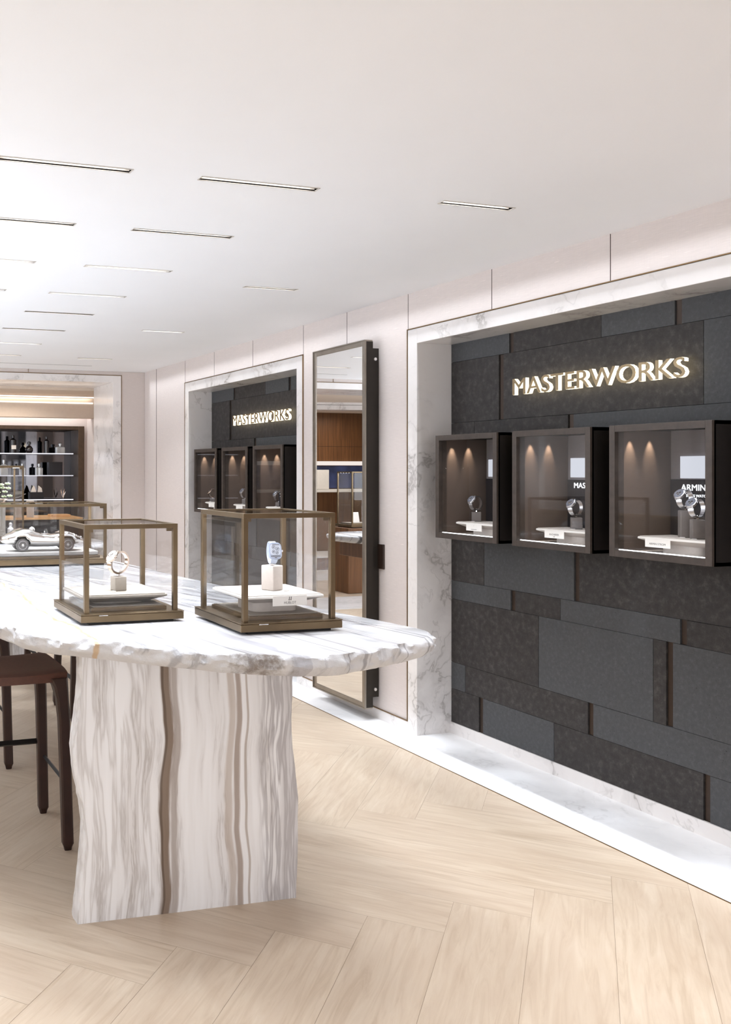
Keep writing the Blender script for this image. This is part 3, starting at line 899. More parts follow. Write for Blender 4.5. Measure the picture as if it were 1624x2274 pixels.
ord_near = ['left hand', 'middle', 'right hand']
CN = (('mirror side case of near niche', 'BUCHERER case of near niche', 'ARMIN STROM case of near niche'), ('corner side case of far niche', 'middle case of far niche', 'mirror side case of far niche'))
writing = [('', ''), ('MASTERWORKS', ''), ('ARMIN STROM', 'SWISS WATCHMAKING')]
plates = [[("'", .014, 0, .020), ('CHRONOSWISS', .0065, 0, .006)], [('BUCHERER', .0125, 0, .014), ('1888', .005, 0, .006)], [('ARMIN STROM', .0125, 0, .011)]]
plate_txt = ['small writing', 'BUCHERER', 'ARMIN STROM']
for n in (0, 1):
    where = ('in the near niche', 'in the far niche')[n]
    for k, (ya, yb_) in enumerate(BOX):
        yc = (ya + yb_) / 2 + DY * n
        wall_case(yc, n, 'dark bronze lit wall case, the ' + CN[n][k])
        pc = (3.457 + .165, yc - .005, 1.2395)
        side = CN[n][k]
        platform(pc, .20, .36, 'ivory padded platform inside the ' + side, 0, puck=True, hz=.072)
        zt = 1.2395 + .0722
        # plate against the front edge of the platform
        M0 = Matrix(((0, 0, -1), (-1, 0, 0), (0, 1, 0))).to_4x4()
        nameplate((pc[0] - .1025, yc - .005 + (.02, .05, .07)[k] , 1.2395 + .026), .125, .036, M0, plates[k] if n == 0 else plates[0][1:], 'ivory name plate with %s in the %s' % (plate_txt[k] if n == 0 else 'tiny writing', side))
        # back board with writing and lit plaque
        if n == 0 or k == 2:
            t = thing('brand_board', (3.457 + .318, yc - .03, 1.30), 'black lettered board at the back of the ' + side, 'sign board')
            b = BM(); b.box(0, .006, -.20, .255, 0, .262 if k == 2 else .255, .001); obj('board', b, M_blkb, t)
            if writing[k][0] and n == 0:
                Mx = Matrix.Translation((-.0012, .199 if k == 2 else .212, .212)) @ M0
                text('lettering', writing[k][0], .040, M_textw, t, Mx, .0008, 'LEFT')
                if writing[k][1]: text('lettering', writing[k][1], .0165, M_textw, t, Mx @ Matrix.Translation((.025, -.029, 0)), .0006, 'LEFT')
            t = thing('lit_plaque', (3.457 + .318, yc - .03, 1.567), 'glowing pale plaque above the board in the ' + side, 'plaque')
            b = BM(); b.box(0, .006, -.12, .205 if k == 2 else .235, 0, .10, .001); obj('panel', b, M_plaque, t)
        # watches on their blocks
        if k == 0: sp = [(.0, .12, .055, 'steel'), (.05, -.055, .12, 'steel')]
        elif k == 1: sp = [(.0, .01, .058, 'steel'), (.04, -.085, .11, 'steel')]
        else: sp = [(-.005, .012, .118, 'steel'), (-.045, -.078, .083, 'steel')]
        if n == 1: sp = [[(-.03, .145, .03, 'rose'), (.03, .075, .045, 'rose')], [(-.03, .075, .045, 'steel'), (.045, .0, .12, 'steel')], [(0, .13, .035, 'steel')]][k]
        for q, (dx, dy, hh, kd) in enumerate(sp):
            x, y = pc[0] + dx, yc + dy
            which = ('front' if q == (0 if k < 2 else 1) else 'rear') if len(sp) > 1 else 'only'
            stand((x, y, zt), .050, .055, hh, M_grey_s, '%s grey leather watch block in the %s' % (which, side), math.radians(-38) , tall=.012)
            watch(kd, '%s %s watch on a grey block in the %s' % (which, {'steel': 'steel', 'rose': 'pale gold'}[kd], side), (x - .004, y, zt + hh + .012 + .032 * 1.12), math.radians(-92), 38, 1.16, roll=-10)
            price_tag((x - .034, y - .012, zt + .0003), math.radians(-60), 'tiny ivory price tag at the %s block in the %s' % (which, side))
        if n == 1 and k == 2:
            b = BM(); b.prism([(-.045, 0), (.045, 0), (.060, .11), (-.005, .13)], 0, .010, 'X')
            b.mi = 1
            for q in range(5): b.box(-.002, 0, -.03 + q * .006, .01 + q * .006, .02 + q * .02, .026 + q * .02)
            o = obj('striped_card', b, [M_blkb, M_board]); o.location = (pc[0] - .02, yc + .045, zt + .0003)
            tag(o, 'black and white striped leaning card in the mirror side case of far niche', 'card')

# ------------------------------------------------------------------ tall mirror
t = thing('wall_mirror', (3.373, 5.448, .075), 'tall narrow wall mirror in a pewter frame standing off the pink wall between the niches', 'mirror')
hy, H = .322, 2.365
b = BM()
fr = .038
for (a, c, z0, z1) in ((-hy, -hy + fr, 0, H), (hy - fr, hy, 0, H), (-hy + fr, hy - fr, 0, fr), (-hy + fr, hy - fr, H - fr, H)):
    b.box(-.004, .05, a, c, z0, z1, .003, 2)
for (a, c, z0, z1) in ((-hy, -hy + .008, 0, H), (hy - .008, hy, 0, H), (-hy + .008, hy - .008, 0, .008), (-hy + .008, hy - .008, H - .008, H)):
    b.box(-.010, -.0042, a, c, z0, z1, .001, 1)
obj('frame', b, plain('pewter_frame', lin(150, 142, 132), .32, .85, var=.1, scale=12), t)
b = BM(); b.box(.0, .004, -hy + fr, hy - fr, fr, H - fr); tag(obj('mirror_glass', b, M_mirror, t), 'clear silver mirror glass')
b = BM(); b.box(.05, .108, -hy + .02, hy - .02, .07, H - .05)
for s_ in (-1, 1): b.box(.003, .051, s_ * hy - .0012, s_ * hy + .0012, .010, H - .010)
obj('backing', b, plain('dark_mirror_case', lin(48, 43, 38), .45, .5), t)
b = BM()
for z in (.12, H - .12): b.lathe([(.010, -.008), (.012, -.004), (.012, 0)], (.08, -hy + .02, z), 14, 'Y')
obj('bolt', b, M_chrome, t)
b = BM(); b.box(3.472, 3.4845, 5.085, 5.165, .972, 1.13, .002)
tag(obj('wall_plate', b, plain('dark_brown_plate', lin(42, 28, 20), .4)), 'small dark brown rectangular plate on the pink wall by the mirror', 'wall plate')

# ------------------------------------------------------------------ the marble table
def smooth_closed(pts, m):
    n = len(pts); out = []
    for i in range(n):
        p0, p1, p2, p3 = [Vector((*pts[(i + q) % n], 0)) for q in (-1, 0, 1, 2)]
        L = (p2 - p1).length; k = max(1, int(round(L / m)))
        for j in range(k):
            s = j / k
            out.append(.5 * ((2 * p1) + (-p0 + p2) * s + (2 * p0 - 5 * p1 + 4 * p2 - p3) * s * s + (-p0 + 3 * p1 - 3 * p2 + p3) * s ** 3))
    return out

def rough_slab(outline, ztop, zbot, step, amp, origin, seed=0):
    P = smooth_closed(outline, step); n = len(P)
    chip = lambda q: max(0, noise.noise(q * 11 + Vector((3, 7, 1)))) * .9 + max(0, noise.noise(q * 27)) * .6
    prof = [(0.0, 0.0, .0), (.05, .008, .5), (.11, .014, .9), (.18, .017, 1), (.26, .019, 1), (.34, .020, 1), (.42, .020, 1), (.50, .019, 1), (.58, .017, .95), (.66, .013, .8), (.76, .006, .5), (.88, -.003, .2), (1.0, -.014, .06)]
    bm = bmesh.new(); rings = []
    for f, out, am in prof:
        z = ztop + (zbot - ztop) * f; ring = []
        for i, p in enumerate(P):
            t_ = (P[(i + 1) % n] - P[i - 1]).normalized(); nrm = Vector((t_.y, -t_.x, 0))
            q = Vector((p.x * 1.0, p.y * 1.0, z * 1.6)) + Vector((seed, 0, 0))
            d = noise.noise(q * 9) * .55 + noise.noise(q * 21) * .45 + noise.noise(q * 48) * .28
            r = 1 - abs(noise.noise(q * 13 + Vector((5, 2, 1)))) * 2
            rim = noise.noise(Vector((p.x * 14, p.y * 14, 3))) * .006 + noise.noise(Vector((p.x * 40, p.y * 40, 3))) * .003
            off = out + rim + (d * .9 + (r - .5) * .6 - chip(q) * 1.1) * amp * am
            zz = z + (noise.noise(q * 17) * .006 * am if 0 < f < 1 else 0)
            ring.append(bm.verts.new((p.x + nrm.x * off - origin[0], p.y + nrm.y * off - origin[1], zz - origin[2])))
        rings.append(ring)
    for A, B in zip(rings, rings[1:]):
        for k in range(n): bm.faces.new((A[k], B[k], B[(k + 1) % n], A[(k + 1) % n]))
    bm.faces.new(rings[0]); bm.faces.new(list(reversed(rings[-1])))
    return bm

OUT = [(.668, 3.421), (.719, 3.203), (.793, 3.095), (.842, 3.053), (.993, 2.886), (1.140, 2.741), (1.231, 2.655), (1.362, 2.571), (1.520, 2.516), (1.638, 2.537), (1.756, 2.576), (1.932, 2.648), (2.045, 2.725), (2.085, 2.80), (2.082, 2.90), (2.043, 3.127), (2.018, 3.253), (1.96, 3.9), (1.913, 4.452), (1.898, 4.59), (1.818, 5.552), (1.74, 6.05), (1.5, 6.33), (1.1, 6.38), (.7, 6.2), (.5, 5.8), (.43, 5.0), (.47, 4.3), (.56, 3.8)]
OUT = OUT[::-1]       # counter clockwise turned so that the normal points outwards
def area2(P): return sum(P[i][0] * P[(i + 1) % len(P)][1] - P[(i + 1) % len(P)][0] * P[i][1] for i in range(len(P)))
if area2(OUT) < 0: OUT = OUT[::-1]
TT, TB = 1.03, .962
TO = (1.25, 4.45, TT)
tbl = thing('display_table', (TO[0], TO[1], 0), 'long table with banded white marble top, rough chipped edge and marble slab legs', 'table')
o = obj('tabletop', rough_slab(OUT, TT, TB, .008, .020, TO), M_top, tbl, autosm=35); o.location.z = TT

def pedestal(x0, y0, x1, y1, t, h, left, right, origin, seed=0):
    """standing slab of marble; wavy rough sides, flat sawn faces"""
    bm = bmesh.new(); nz = 90; rings = []
    def f(tab, z):
        for (a, va), (b_, vb) in zip(tab, tab[1:]):
            if a <= z <= b_: return va + (vb - va) * (z - a) / (b_ - a)
        return tab[-1][1]
    D = Vector((x1 - x0, y1 - y0, 0)); D.normalize(); Nn = Vector((-D.y, D.x, 0))
    A, B = Vector((x0, y0, 0)), Vector((x1, y1, 0))
    for k in range(nz + 1):
        z = h * k / nz; ring = []
        for side in (0, 1):
            for m in range(5):
                w = m / 4 if side == 0 else 1 - m / 4
                # side 0: left rough side from back to front; side 1: right rough side from front to back
                base = A if side == 0 else B
                dep = (1 - m / 4) if side == 0 else m / 4
                q = Vector((base.x * 3 + seed, dep * .3, z * 1))
                r_ = (noise.noise(q * 12) * .006 + noise.noise(q * 30) * .005) * (.35 if m in (0, 4) else 1)
                bulge = .003 * math.sin(PI * dep)
                off = (f(left, z) if side == 0 else f(right, z))
                p = base + D * (off + (-(bulge + r_) if side == 0 else (bulge + r_))) + Nn * (t * dep)
                ring.append(bm.verts.new((p.x - origin[0], p.y - origin[1], z)))
        rings.append(ring)
    for R0, R1 in zip(rings, rings[1:]):
        n = len(R0)
        for k in range(n): bm.faces.new((R0[k], R0[(k + 1) % n], R1[(k + 1) % n], R1[k]))
    bm.faces.new(rings[0]); bm.faces.new(rings[-1])
    return bm
Lp = [(0, 0), (.10, .013), (.21, .024), (.33, .034), (.42, .022), (.52, .0), (.61, -.008), (.67, -.003), (.76, .010), (.84, .018), (1.0, .014)]
Rp = [(0, .002), (.18, .010), (.38, .011), (.49, -.001), (.56, -.011), (.67, -.016), (.85, -.010), (1.0, -.006)]
PO = (1.30, 3.10)
o = obj('pedestal', pedestal(.888, 3.126, 1.724, 3.082, .10, TB + .004, Lp, Rp, PO), M_ped, tbl, autosm=35)
o.location = (PO[0] - TO[0], PO[1] - TO[1], 0)
o2 = o.copy(); C.objects.link(o2); o2.location = (.62 - TO[0], 5.75 - TO[1], 0); o2.scale = (.55, 1, 1)

# second counter behind, with a pale oak body and a marble top
T2 = [(1.05, 6.78), (1.6, 6.72), (2.0, 6.76), (2.17, 6.92), (2.24, 7.2), (2.2, 7.5), (1.8, 7.62), (1.1, 7.62), (.6, 7.58), (.4, 7.3), (.5, 6.9)]
if area2(T2) < 0: T2 = T2[::-1]
t2 = thing('display_counter', (1.5, 7.2, 0), 'second counter behind the first, white marble top on a pale oak body', 'counter')
o = obj('countertop', rough_slab(T2, 1.03, .965, .03, .014, (1.5, 7.2, 1.03), 9), M_top, t2, autosm=35); o.location.z = 1.03
b = BM(); b.box(.0, .62, -.26, .26, .83, .966, .004)
obj('body', b, M_walnut, t2)
o = obj('pedestal', pedestal(1.0, 7.0, 1.55, 6.97, .10, .97, [(0, 0), (1, .01)], [(0, 0), (.5, .02), (1, .0)], (1.5, 7.2), 3), M_ped, t2, autosm=35)

# ------------------------------------------------------------------ table-top glass cases
def glass_case(loc, w, d, h, label, rz=0, post=.018, base=.036, slot_front=True, ledside=None, lamp=3.0):
    t = thing('glass_display_case', loc, label, 'glass case', 'glass cases on the tables', rz)
    b = BM(); b.box(-w / 2 + .035, w / 2 - .035, -d / 2 + .02, d / 2 - .02, 0, .011)
    obj('foot', b, M_blk, t)
    b = BM(); b.box(-w / 2, w / 2, -d / 2, d / 2, .010, base, .0015)
    b.box(-w / 2 - .001, w / 2 + .001, -d / 2 - .001, d / 2 + .001, base + .0015, base + .005, .0006)
    b.box(-w / 2 + .004, w / 2 - .004, -d / 2 + .004, d / 2 - .004, base - .001, base + .002)
    obj('base', b, M_bronze, t)
    i = .018
    x0, x1, y0, y1 = -w / 2 + i, w / 2 - i, -d / 2 + i, d / 2 - i
    zb = base + .005
    b = BM()
    for sx in (x0, x1 - post):
        for sy in (y0, y1 - post): b.box(sx, sx + post, sy, sy + post, zb, h, .0006)
    b.b.free()
    for sx in (x0, x1 - post):
        for sy in (y0, y1 - post):
            b = BM(); b.box(sx, sx + post, sy, sy + post, zb, h - .0172, .0006); obj('post', b, M_bronze, t)
    b = BM()
    tr = .017
    b.box(x0, x1, y0, y0 + post, h - tr, h, .0006); b.box(x0, x1, y1 - post, y1, h - tr, h, .0006)
    b.box(x0, x0 + post, y0 + post, y1 - post, h - tr, h, .0006); b.box(x1 - post, x1, y0 + post, y1 - post, h - tr, h, .0006)
    b.box(x0 + post, x0 + post + .02, y0 + post, y0 + post + .006, h - tr - .012, h - tr); b.box(x1 - post - .02, x1 - post, y0 + post, y0 + post + .006, h - tr - .012, h - tr)
    obj('top_frame', b, M_bronze, t)
    b = BM()
    e = .003
    b.box(x0 + e, x0 + e + .004, y0 + post, y1 - post, zb, h - tr); b.box(x1 - e - .004, x1 - e, y0 + post, y1 - post, zb, h - tr)
    b.box(x0 + post, x1 - post, y0 + e, y0 + e + .004, zb, h - tr); b.box(x0 + post, x1 - post, y1 - e - .004, y1 - e, zb, h - tr)
    b.box(x0 + post, x1 - post, y0 + post, y1 - post, h - .008, h - .003)
    tag(obj('glass', b, M_glass, t), 'clear glass walls and lid')
    b = BM(); b.box(x0 + .034, x1 - .034, y0 + .030, y1 - .030, zb, zb + .014, .001)
    b.box(x0 + .040, x1 - .040, y0 + .036, y1 - .036, zb + .014, zb + .016)
    obj('tray', b, M_bronze, t)
    b = BM(); b.box(x0 + .046, x1 - .046, y0 + .042, y1 - .042, zb + .016, zb + .018)
    obj('tray_liner', b, M_grey_p, t)
    # led rails under the lid
    b = BM(); b.box(x0 + post, x0 + post + .022, y0 + post, y1 - post, h - .016, h - .009); b.box(x1 - post - .022, x1 - post, y0 + post, y1 - post, h - .016, h - .009)
    obj('led_rail', b, M_chrome, t)
    nl = max(4, int(d / .07))
    for k in range(nl):
        y = y0 + .05 + (y1 - y0 - .1) * k / (nl - 1)
        for x in (x0 + post + .011, x1 - post - .011):
            b = BM(); b.lathe([(.004, -.002), (.004, 0)], (x, y, h - .016), 10); obj('led', b, M_led, t)
    # lock and drawer lip
    b = BM(); b.box(x0 + .05, x0 + .085, -d / 2 - .0035, -d / 2, base - .002, base + .001, .0004)
    obj('catch', b, M_chrome, t)
    a = area('case_lamp', (0, 0, h - .02), .02, d * .7, lamp * K_CASE, (.94, .96, 1), 150)
    for s_ in (-1, 1):
        l = a if s_ == -1 else a.copy()
        if s_ == 1: C.objects.link(l)
        l.location = Vector(loc) + Vector((s_ * (w / 2 - .045), 0, h - .020))
    return t

c2 = (1.614, 3.111)
glass_case((c2[0], c2[1], TT), .394, .432, .421, 'taller glass case at the near table end holding a square white watch', math.radians(-1.5), lamp=.95)
c1 = (1.143, 3.465)
glass_case((c1[0], c1[1], TT), .404, .434, .370, 'lower glass case at the near table end holding a pale gold watch', math.radians(-1.0), lamp=1.0)
cc = (1.330, 5.56)
glass_case((cc[0], cc[1], TT), .80, .43, .372, 'wide glass case further back on the table with a silver model car', math.radians(-2), lamp=3.0)
ct = (1.36, 7.29)
glass_case((ct[0], ct[1], 1.03), .48, .38, .612, 'tall glass case on the second counter in front of the bottle cabinet', 0, post=.013, lamp=3.0)

zf = TT + .036 + .005 + .018
platform((c2[0] - .0, c2[1] - .01, zf), .315, .30, 'ivory padded platform with HUBLOT plate in the taller glass case', math.radians(-1.5), hz=.068)
zp = zf + .0682
stand((c2[0] + .018, c2[1] - .02, zp), .058, .058, .092, M_grey_l, 'tall pale grey leather block under the square white watch', math.radians(24), tall=.010)
watch('blue', 'square white and pale blue watch on the tall pale leather block', (c2[0] + .016, c2[1] - .022, zp + .092 + .010 + .037), math.radians(-10), 14, 1.12)
price_tag((c2[0] + .052, c2[1] - .066, zp + .0003), math.radians(10), 'tiny ivory price tag at the foot of the tall pale watch block')
Mf = Matrix(((1, 0, 0), (0, 0, -1), (0, 1, 0))).to_4x4()
t_, _ = nameplate((c2[0] + .012, c2[1] - .165, zf + .030), .136, .036, Mf, [('HUBLOT', .0125, 0, .007)], 'ivory name plate printed HUBLOT under a small emblem in the taller glass case')
b = BM()
for x, s_ in ((-.0035, -1), (.0035, 1)):
    b.prism([(x - .0012, .019), (x + .0012, .019), (x + .0028, .032), (x + .0004, .032)], -.0022, -.0016, 'Y')
    b.prism([(x - .0032 * 1, .020), (x - .0020, .020), (x + .0012, .024), (x + .0004, .0255)], -.0022, -.0016, 'Y')
obj('emblem', b, M_ink, t_)

zf1 = zf
platform((c1[0] - .010, c1[1] - .0, zf1), .345, .30, 'grey padded platform under the pale gold watch in the lower glass case', math.radians(-1), mat=M_grey_p, hz=.042)
zp = zf1 + .0422
stand((c1[0] + .0, c1[1] - .03, zp), .050, .050, .056, M_grey_p, 'low grey leather cube under the pale gold watch', math.radians(5), tall=.014)
watch('rose', 'pale gold bangle watch standing on the low grey cube in the lower glass case', (c1[0] + .0, c1[1] - .03, zp + .056 + .014 + .040), math.radians(-76), 38, 1.22)
price_tag((c1[0] - .030, c1[1] - .062, zp + .0003), math.radians(-70), 'tiny silver price tag beside the low grey watch cube')

# ------------------------------------------------------------------ silver model car
def model_car(loc, rz):
    t = thing('model_car', loc, 'polished silver model of an open racing car with wire wheels inside the wide glass case', 'model car', None, rz)
    # local: length along x, nose at +x ; wheelbase .28 centred ; body scale in metres
    st = [  # x, half width, z low, z shoulder, z top
        (-.262, .020, .060, .072, .080), (-.250, .052, .050, .078, .092), (-.215, .080, .040, .086, .108), (-.170, .094, .034, .094, .124), (-.130, .098, .030, .100, .133),
        (-.090, .096, .026, .100, .136), (-.050, .092, .024, .096, .120), (-.01, .090, .024, .093, .106), (.04, .090, .024, .090, .102), (.09, .093, .026, .092, .106),
        (.135, .097, .028, .098, .112), (.175, .094, .032, .090, .103), (.215, .080, .040, .078, .090), (.245, .056, .046, .066, .076), (.262, .022, .054, .062, .066)]
    b = BM(); rings = []
    def lerp_st(x):
        for p, q in zip(st, st[1:]):
            if p[0] <= x <= q[0]:
                s = (x - p[0]) / (q[0] - p[0]); s = s * s * (3 - 2 * s)
                return [p[i] + (q[i] - p[i]) * s for i in range(5)]
    m = 56; nr = 28
    for i in range(m + 1):
        x = -.2615 + .523 * i / m
        _, hw, zl, zs, zt = lerp_st(x)
        ring = []
        for k in range(nr):
            a = 2 * PI * k / nr
            cx_, sz = math.cos(a), math.sin(a)
            yy = hw * math.copysign(abs(cx_) ** .72, cx_)
            if sz >= 0:
                # fenders: shoulders a bit higher than the centre over the wheels
                fe = .012 * math.exp(-((abs(x) - .14) / .05) ** 2) * math.exp(-((abs(cx_) - .75) / .28) ** 2)
                z = zs + (zt - zs) * sz ** .9 + fe
                if -.06 < x < .035 and abs(cx_) < .62: z -= .035 * math.sin(PI * (x + .06) / .095) * (1 - (abs(cx_) / .62) ** 2)
            else: z = zs + (zl - zs) * (-sz) ** .8
            # wheel arch cut
            for wx in (-.14, .14):
                dd = math.hypot(x - wx, z - .040)
                if dd < .046 and abs(yy) > .045: yy = math.copysign(max(.045, abs(yy) - .04), yy)
            ring.append((x, yy, z))
        rings.append(ring)
    b.loft(rings); obj('body', b, M_silver, t, smooth=True)
    for wx in (-.14, .14):
        for sy in (-1, 1):
            y0 = sy * .074
            w = BM(); w.mi = 0
            w.lathe([(.024, -.012), (.036, -.012), (.040, -.007), (.040, .007), (.036, .012), (.024, .012)], (wx, y0, .040), 30, 'Y')
            o = obj('wheel', w, M_rubber, t, autosm=40)
            w = BM(); w.tube([(wx + .0255 * math.cos(2 * PI * k / 28), y0 + sy * .010, .040 + .0255 * math.sin(2 * PI * k / 28)) for k in range(28)], .0025, 6, closed=True)
            for k in range(20):
                a = 2 * PI * k / 20
                w.tube([(wx + .005 * math.cos(a + .5), y0 + sy * .013, .040 + .005 * math.sin(a + .5)), (wx + .024 * math.cos(a), y0 + sy * .008, .040 + .024 * math.sin(a))], .0007, 4)
            w.lathe([(.006, sy * .006), (.005, sy * .015), (.002, sy * .017)], (wx, y0, .040), 12, 'Y')
            obj('wire_spokes', w, M_chrome, o)
    b = BM(); b.box(-.045, .015, -.04, .04, .070, .092, .008)
    obj('cockpit', b, M_blkb, t)
    b = BM()
    rr = []
    for k in range(13):
        a = -1.25 + 2.5 * k / 12
        rr.append([(.035 - .02 * (1 - math.cos(a)), .058 * math.sin(a), .098), (.035 - .02 * (1 - math.cos(a)) - .012, .054 * math.sin(a), .098 + .034 * math.cos(a * .8))])
    b.loft(rr, close=False, caps=False); tag(obj('windscreen', b, M_glass, t), 'clear curved windscreen')
    b = BM(); b.lathe([(.004, 0), (.017, .006), (.020, .016), (.014, .028), (.004, .033)], (-.062, .03, .112), 18)
    obj('headrest', b, M_silver, t, smooth=True)
    b = BM(); b.tube([(.016 + .0 * k, .022 + .014 * math.cos(2 * PI * k / 16), .104 + .014 * math.sin(2 * PI * k / 16)) for k in range(16)], .0016, 6, closed=True)
    b.tube([(.016, .022, .104), (.03, .022, .098)], .0015, 6)
    obj('steering_wheel', b, M_chrome, t)
    b = BM()
    for k in range(22):
        x = -.24 + .475 * k / 21
        q = lerp_st(x)
        for sy in (-1, 1): b.lathe([(.0022, 0), (.0022, .001), (.0010, .0022)], (x, sy * q[1] * .90, q[3] + (q[4] - q[3]) * .48), 8)
    obj('rivets', b, M_chrome, t)
    for sy in (-1, 1):
        b = BM(); b.lathe([(.009, .0), (.011, .004), (.007, .010), (.002, .012)], (.222, sy * .058, .078), 16, 'X'); obj('headlamp', b, M_chrome, t, smooth=True)
    return t
zc = TT + .036 + .005 + .018
b = BM(); b.box(-.335, .335, -.155, .155, 0, .022, .003)
o = obj('car_plinth', b, plain('grey_stone_plinth', lin(176, 172, 168), .4, var=.05, scale=12)); o.location = (cc[0], cc[1] - .01, zc + .0003); o.rotation_euler.z = math.radians(-2)
tag(o, 'flat grey stone plinth under the silver model car', 'plinth')
model_car((1.345, 5.52, zc + .0228), math.radians(-2))

b = BM(); b.box(-.45, .30, -.25, .25, 0, .85, .006)
o = obj('display_plinth', b, M_walnut); o.location = (-.20, 10.75, 0.0025)
tag(o, 'dark walnut plinth carrying a glass case, seen only in the tall mirror', 'plinth')
glass_case((-.24, 10.75, .8527), .52, .40, .74, 'tall glass case on a walnut plinth, seen only in the tall mirror', 0, lamp=2.5)
b = BM(); b.prism([(-.05, 0), (.05, 0), (.05, .14), (-.05, .14)], -.004, .004, 'Y')
o = obj('standing_card', b, M_board); o.location = (-.16, 10.72, .8527 + .0595); o.rotation_euler = (-.25, 0, 0); o.location.z += .002
tag(o, 'pale upright card inside the glass case seen in the tall mirror', 'card')
# ------------------------------------------------------------------ tall case contents
b = BM(); b.box(-.05, .05, -.05, .05, 0, .24, .004)
o = obj('display_block', b, M_grey_p); o.location = (1.40, 7.25, zc + .0003)
tag(o, 'beige block under the succulent in the tall glass case', 'display block')
t = thing('succulent', (1.425, 7.25, zc + .2408), 'pale green succulent rosettes in a gold ring dish in the tall glass case', 'plant')
b = BM()
for k in range(6):
    a = k * 1.05; b.tube([(.045 * math.cos(a), .045 * math.sin(a), .002), (.03 * math.cos(a), .03 * math.sin(a), .03), (.042 * math.cos(a + .3), .042 * math.sin(a + .3), .05)], .004, 6)
b.lathe([(.03, .026), (.055, .045), (.058, .05), (.05, .05), (.02, .03)], (0, 0, 0), 20)
obj('dish', b, M_rose, t, autosm=40)
random.seed(3)
b = BM()
for k in range(14):
    cx_, cy_, cz_ = random.uniform(-.06, .075), random.uniform(-.05, .05), .05 + random.random() * .12
    for q in range(9):
        a = q * 2.4; r = .006 + .0022 * q
        p = Vector((cx_ + math.cos(a) * r, cy_ + math.sin(a) * r, cz_ + .012 - .0011 * q))
        b.tube([Vector((cx_, cy_, cz_)), p, p + Vector((math.cos(a) * .006, math.sin(a) * .006, .006))], [.003, .0055, .001], 6)
tag(obj('leaves', b, plain('pale_green_leaf', lin(186, 198, 160), .5, var=.15), t, smooth=True), kind='stuff')
b = BM(); b.lathe([(.022, 0), (.026, .004), (.026, .05), (.012, .066), (.010, .074), (.014, .076), (.014, .094), (.006, .1)], (0, 0, 0), 20)
o = obj('glass_decanter', b, NT('cut_glass').set((.92, .93, .95, 1), .12, .6), autosm=40); o.location = (1.495, 7.22, zc + .0003)
tag(o, 'small cut glass decanter beside the block in the tall glass case', 'decanter')

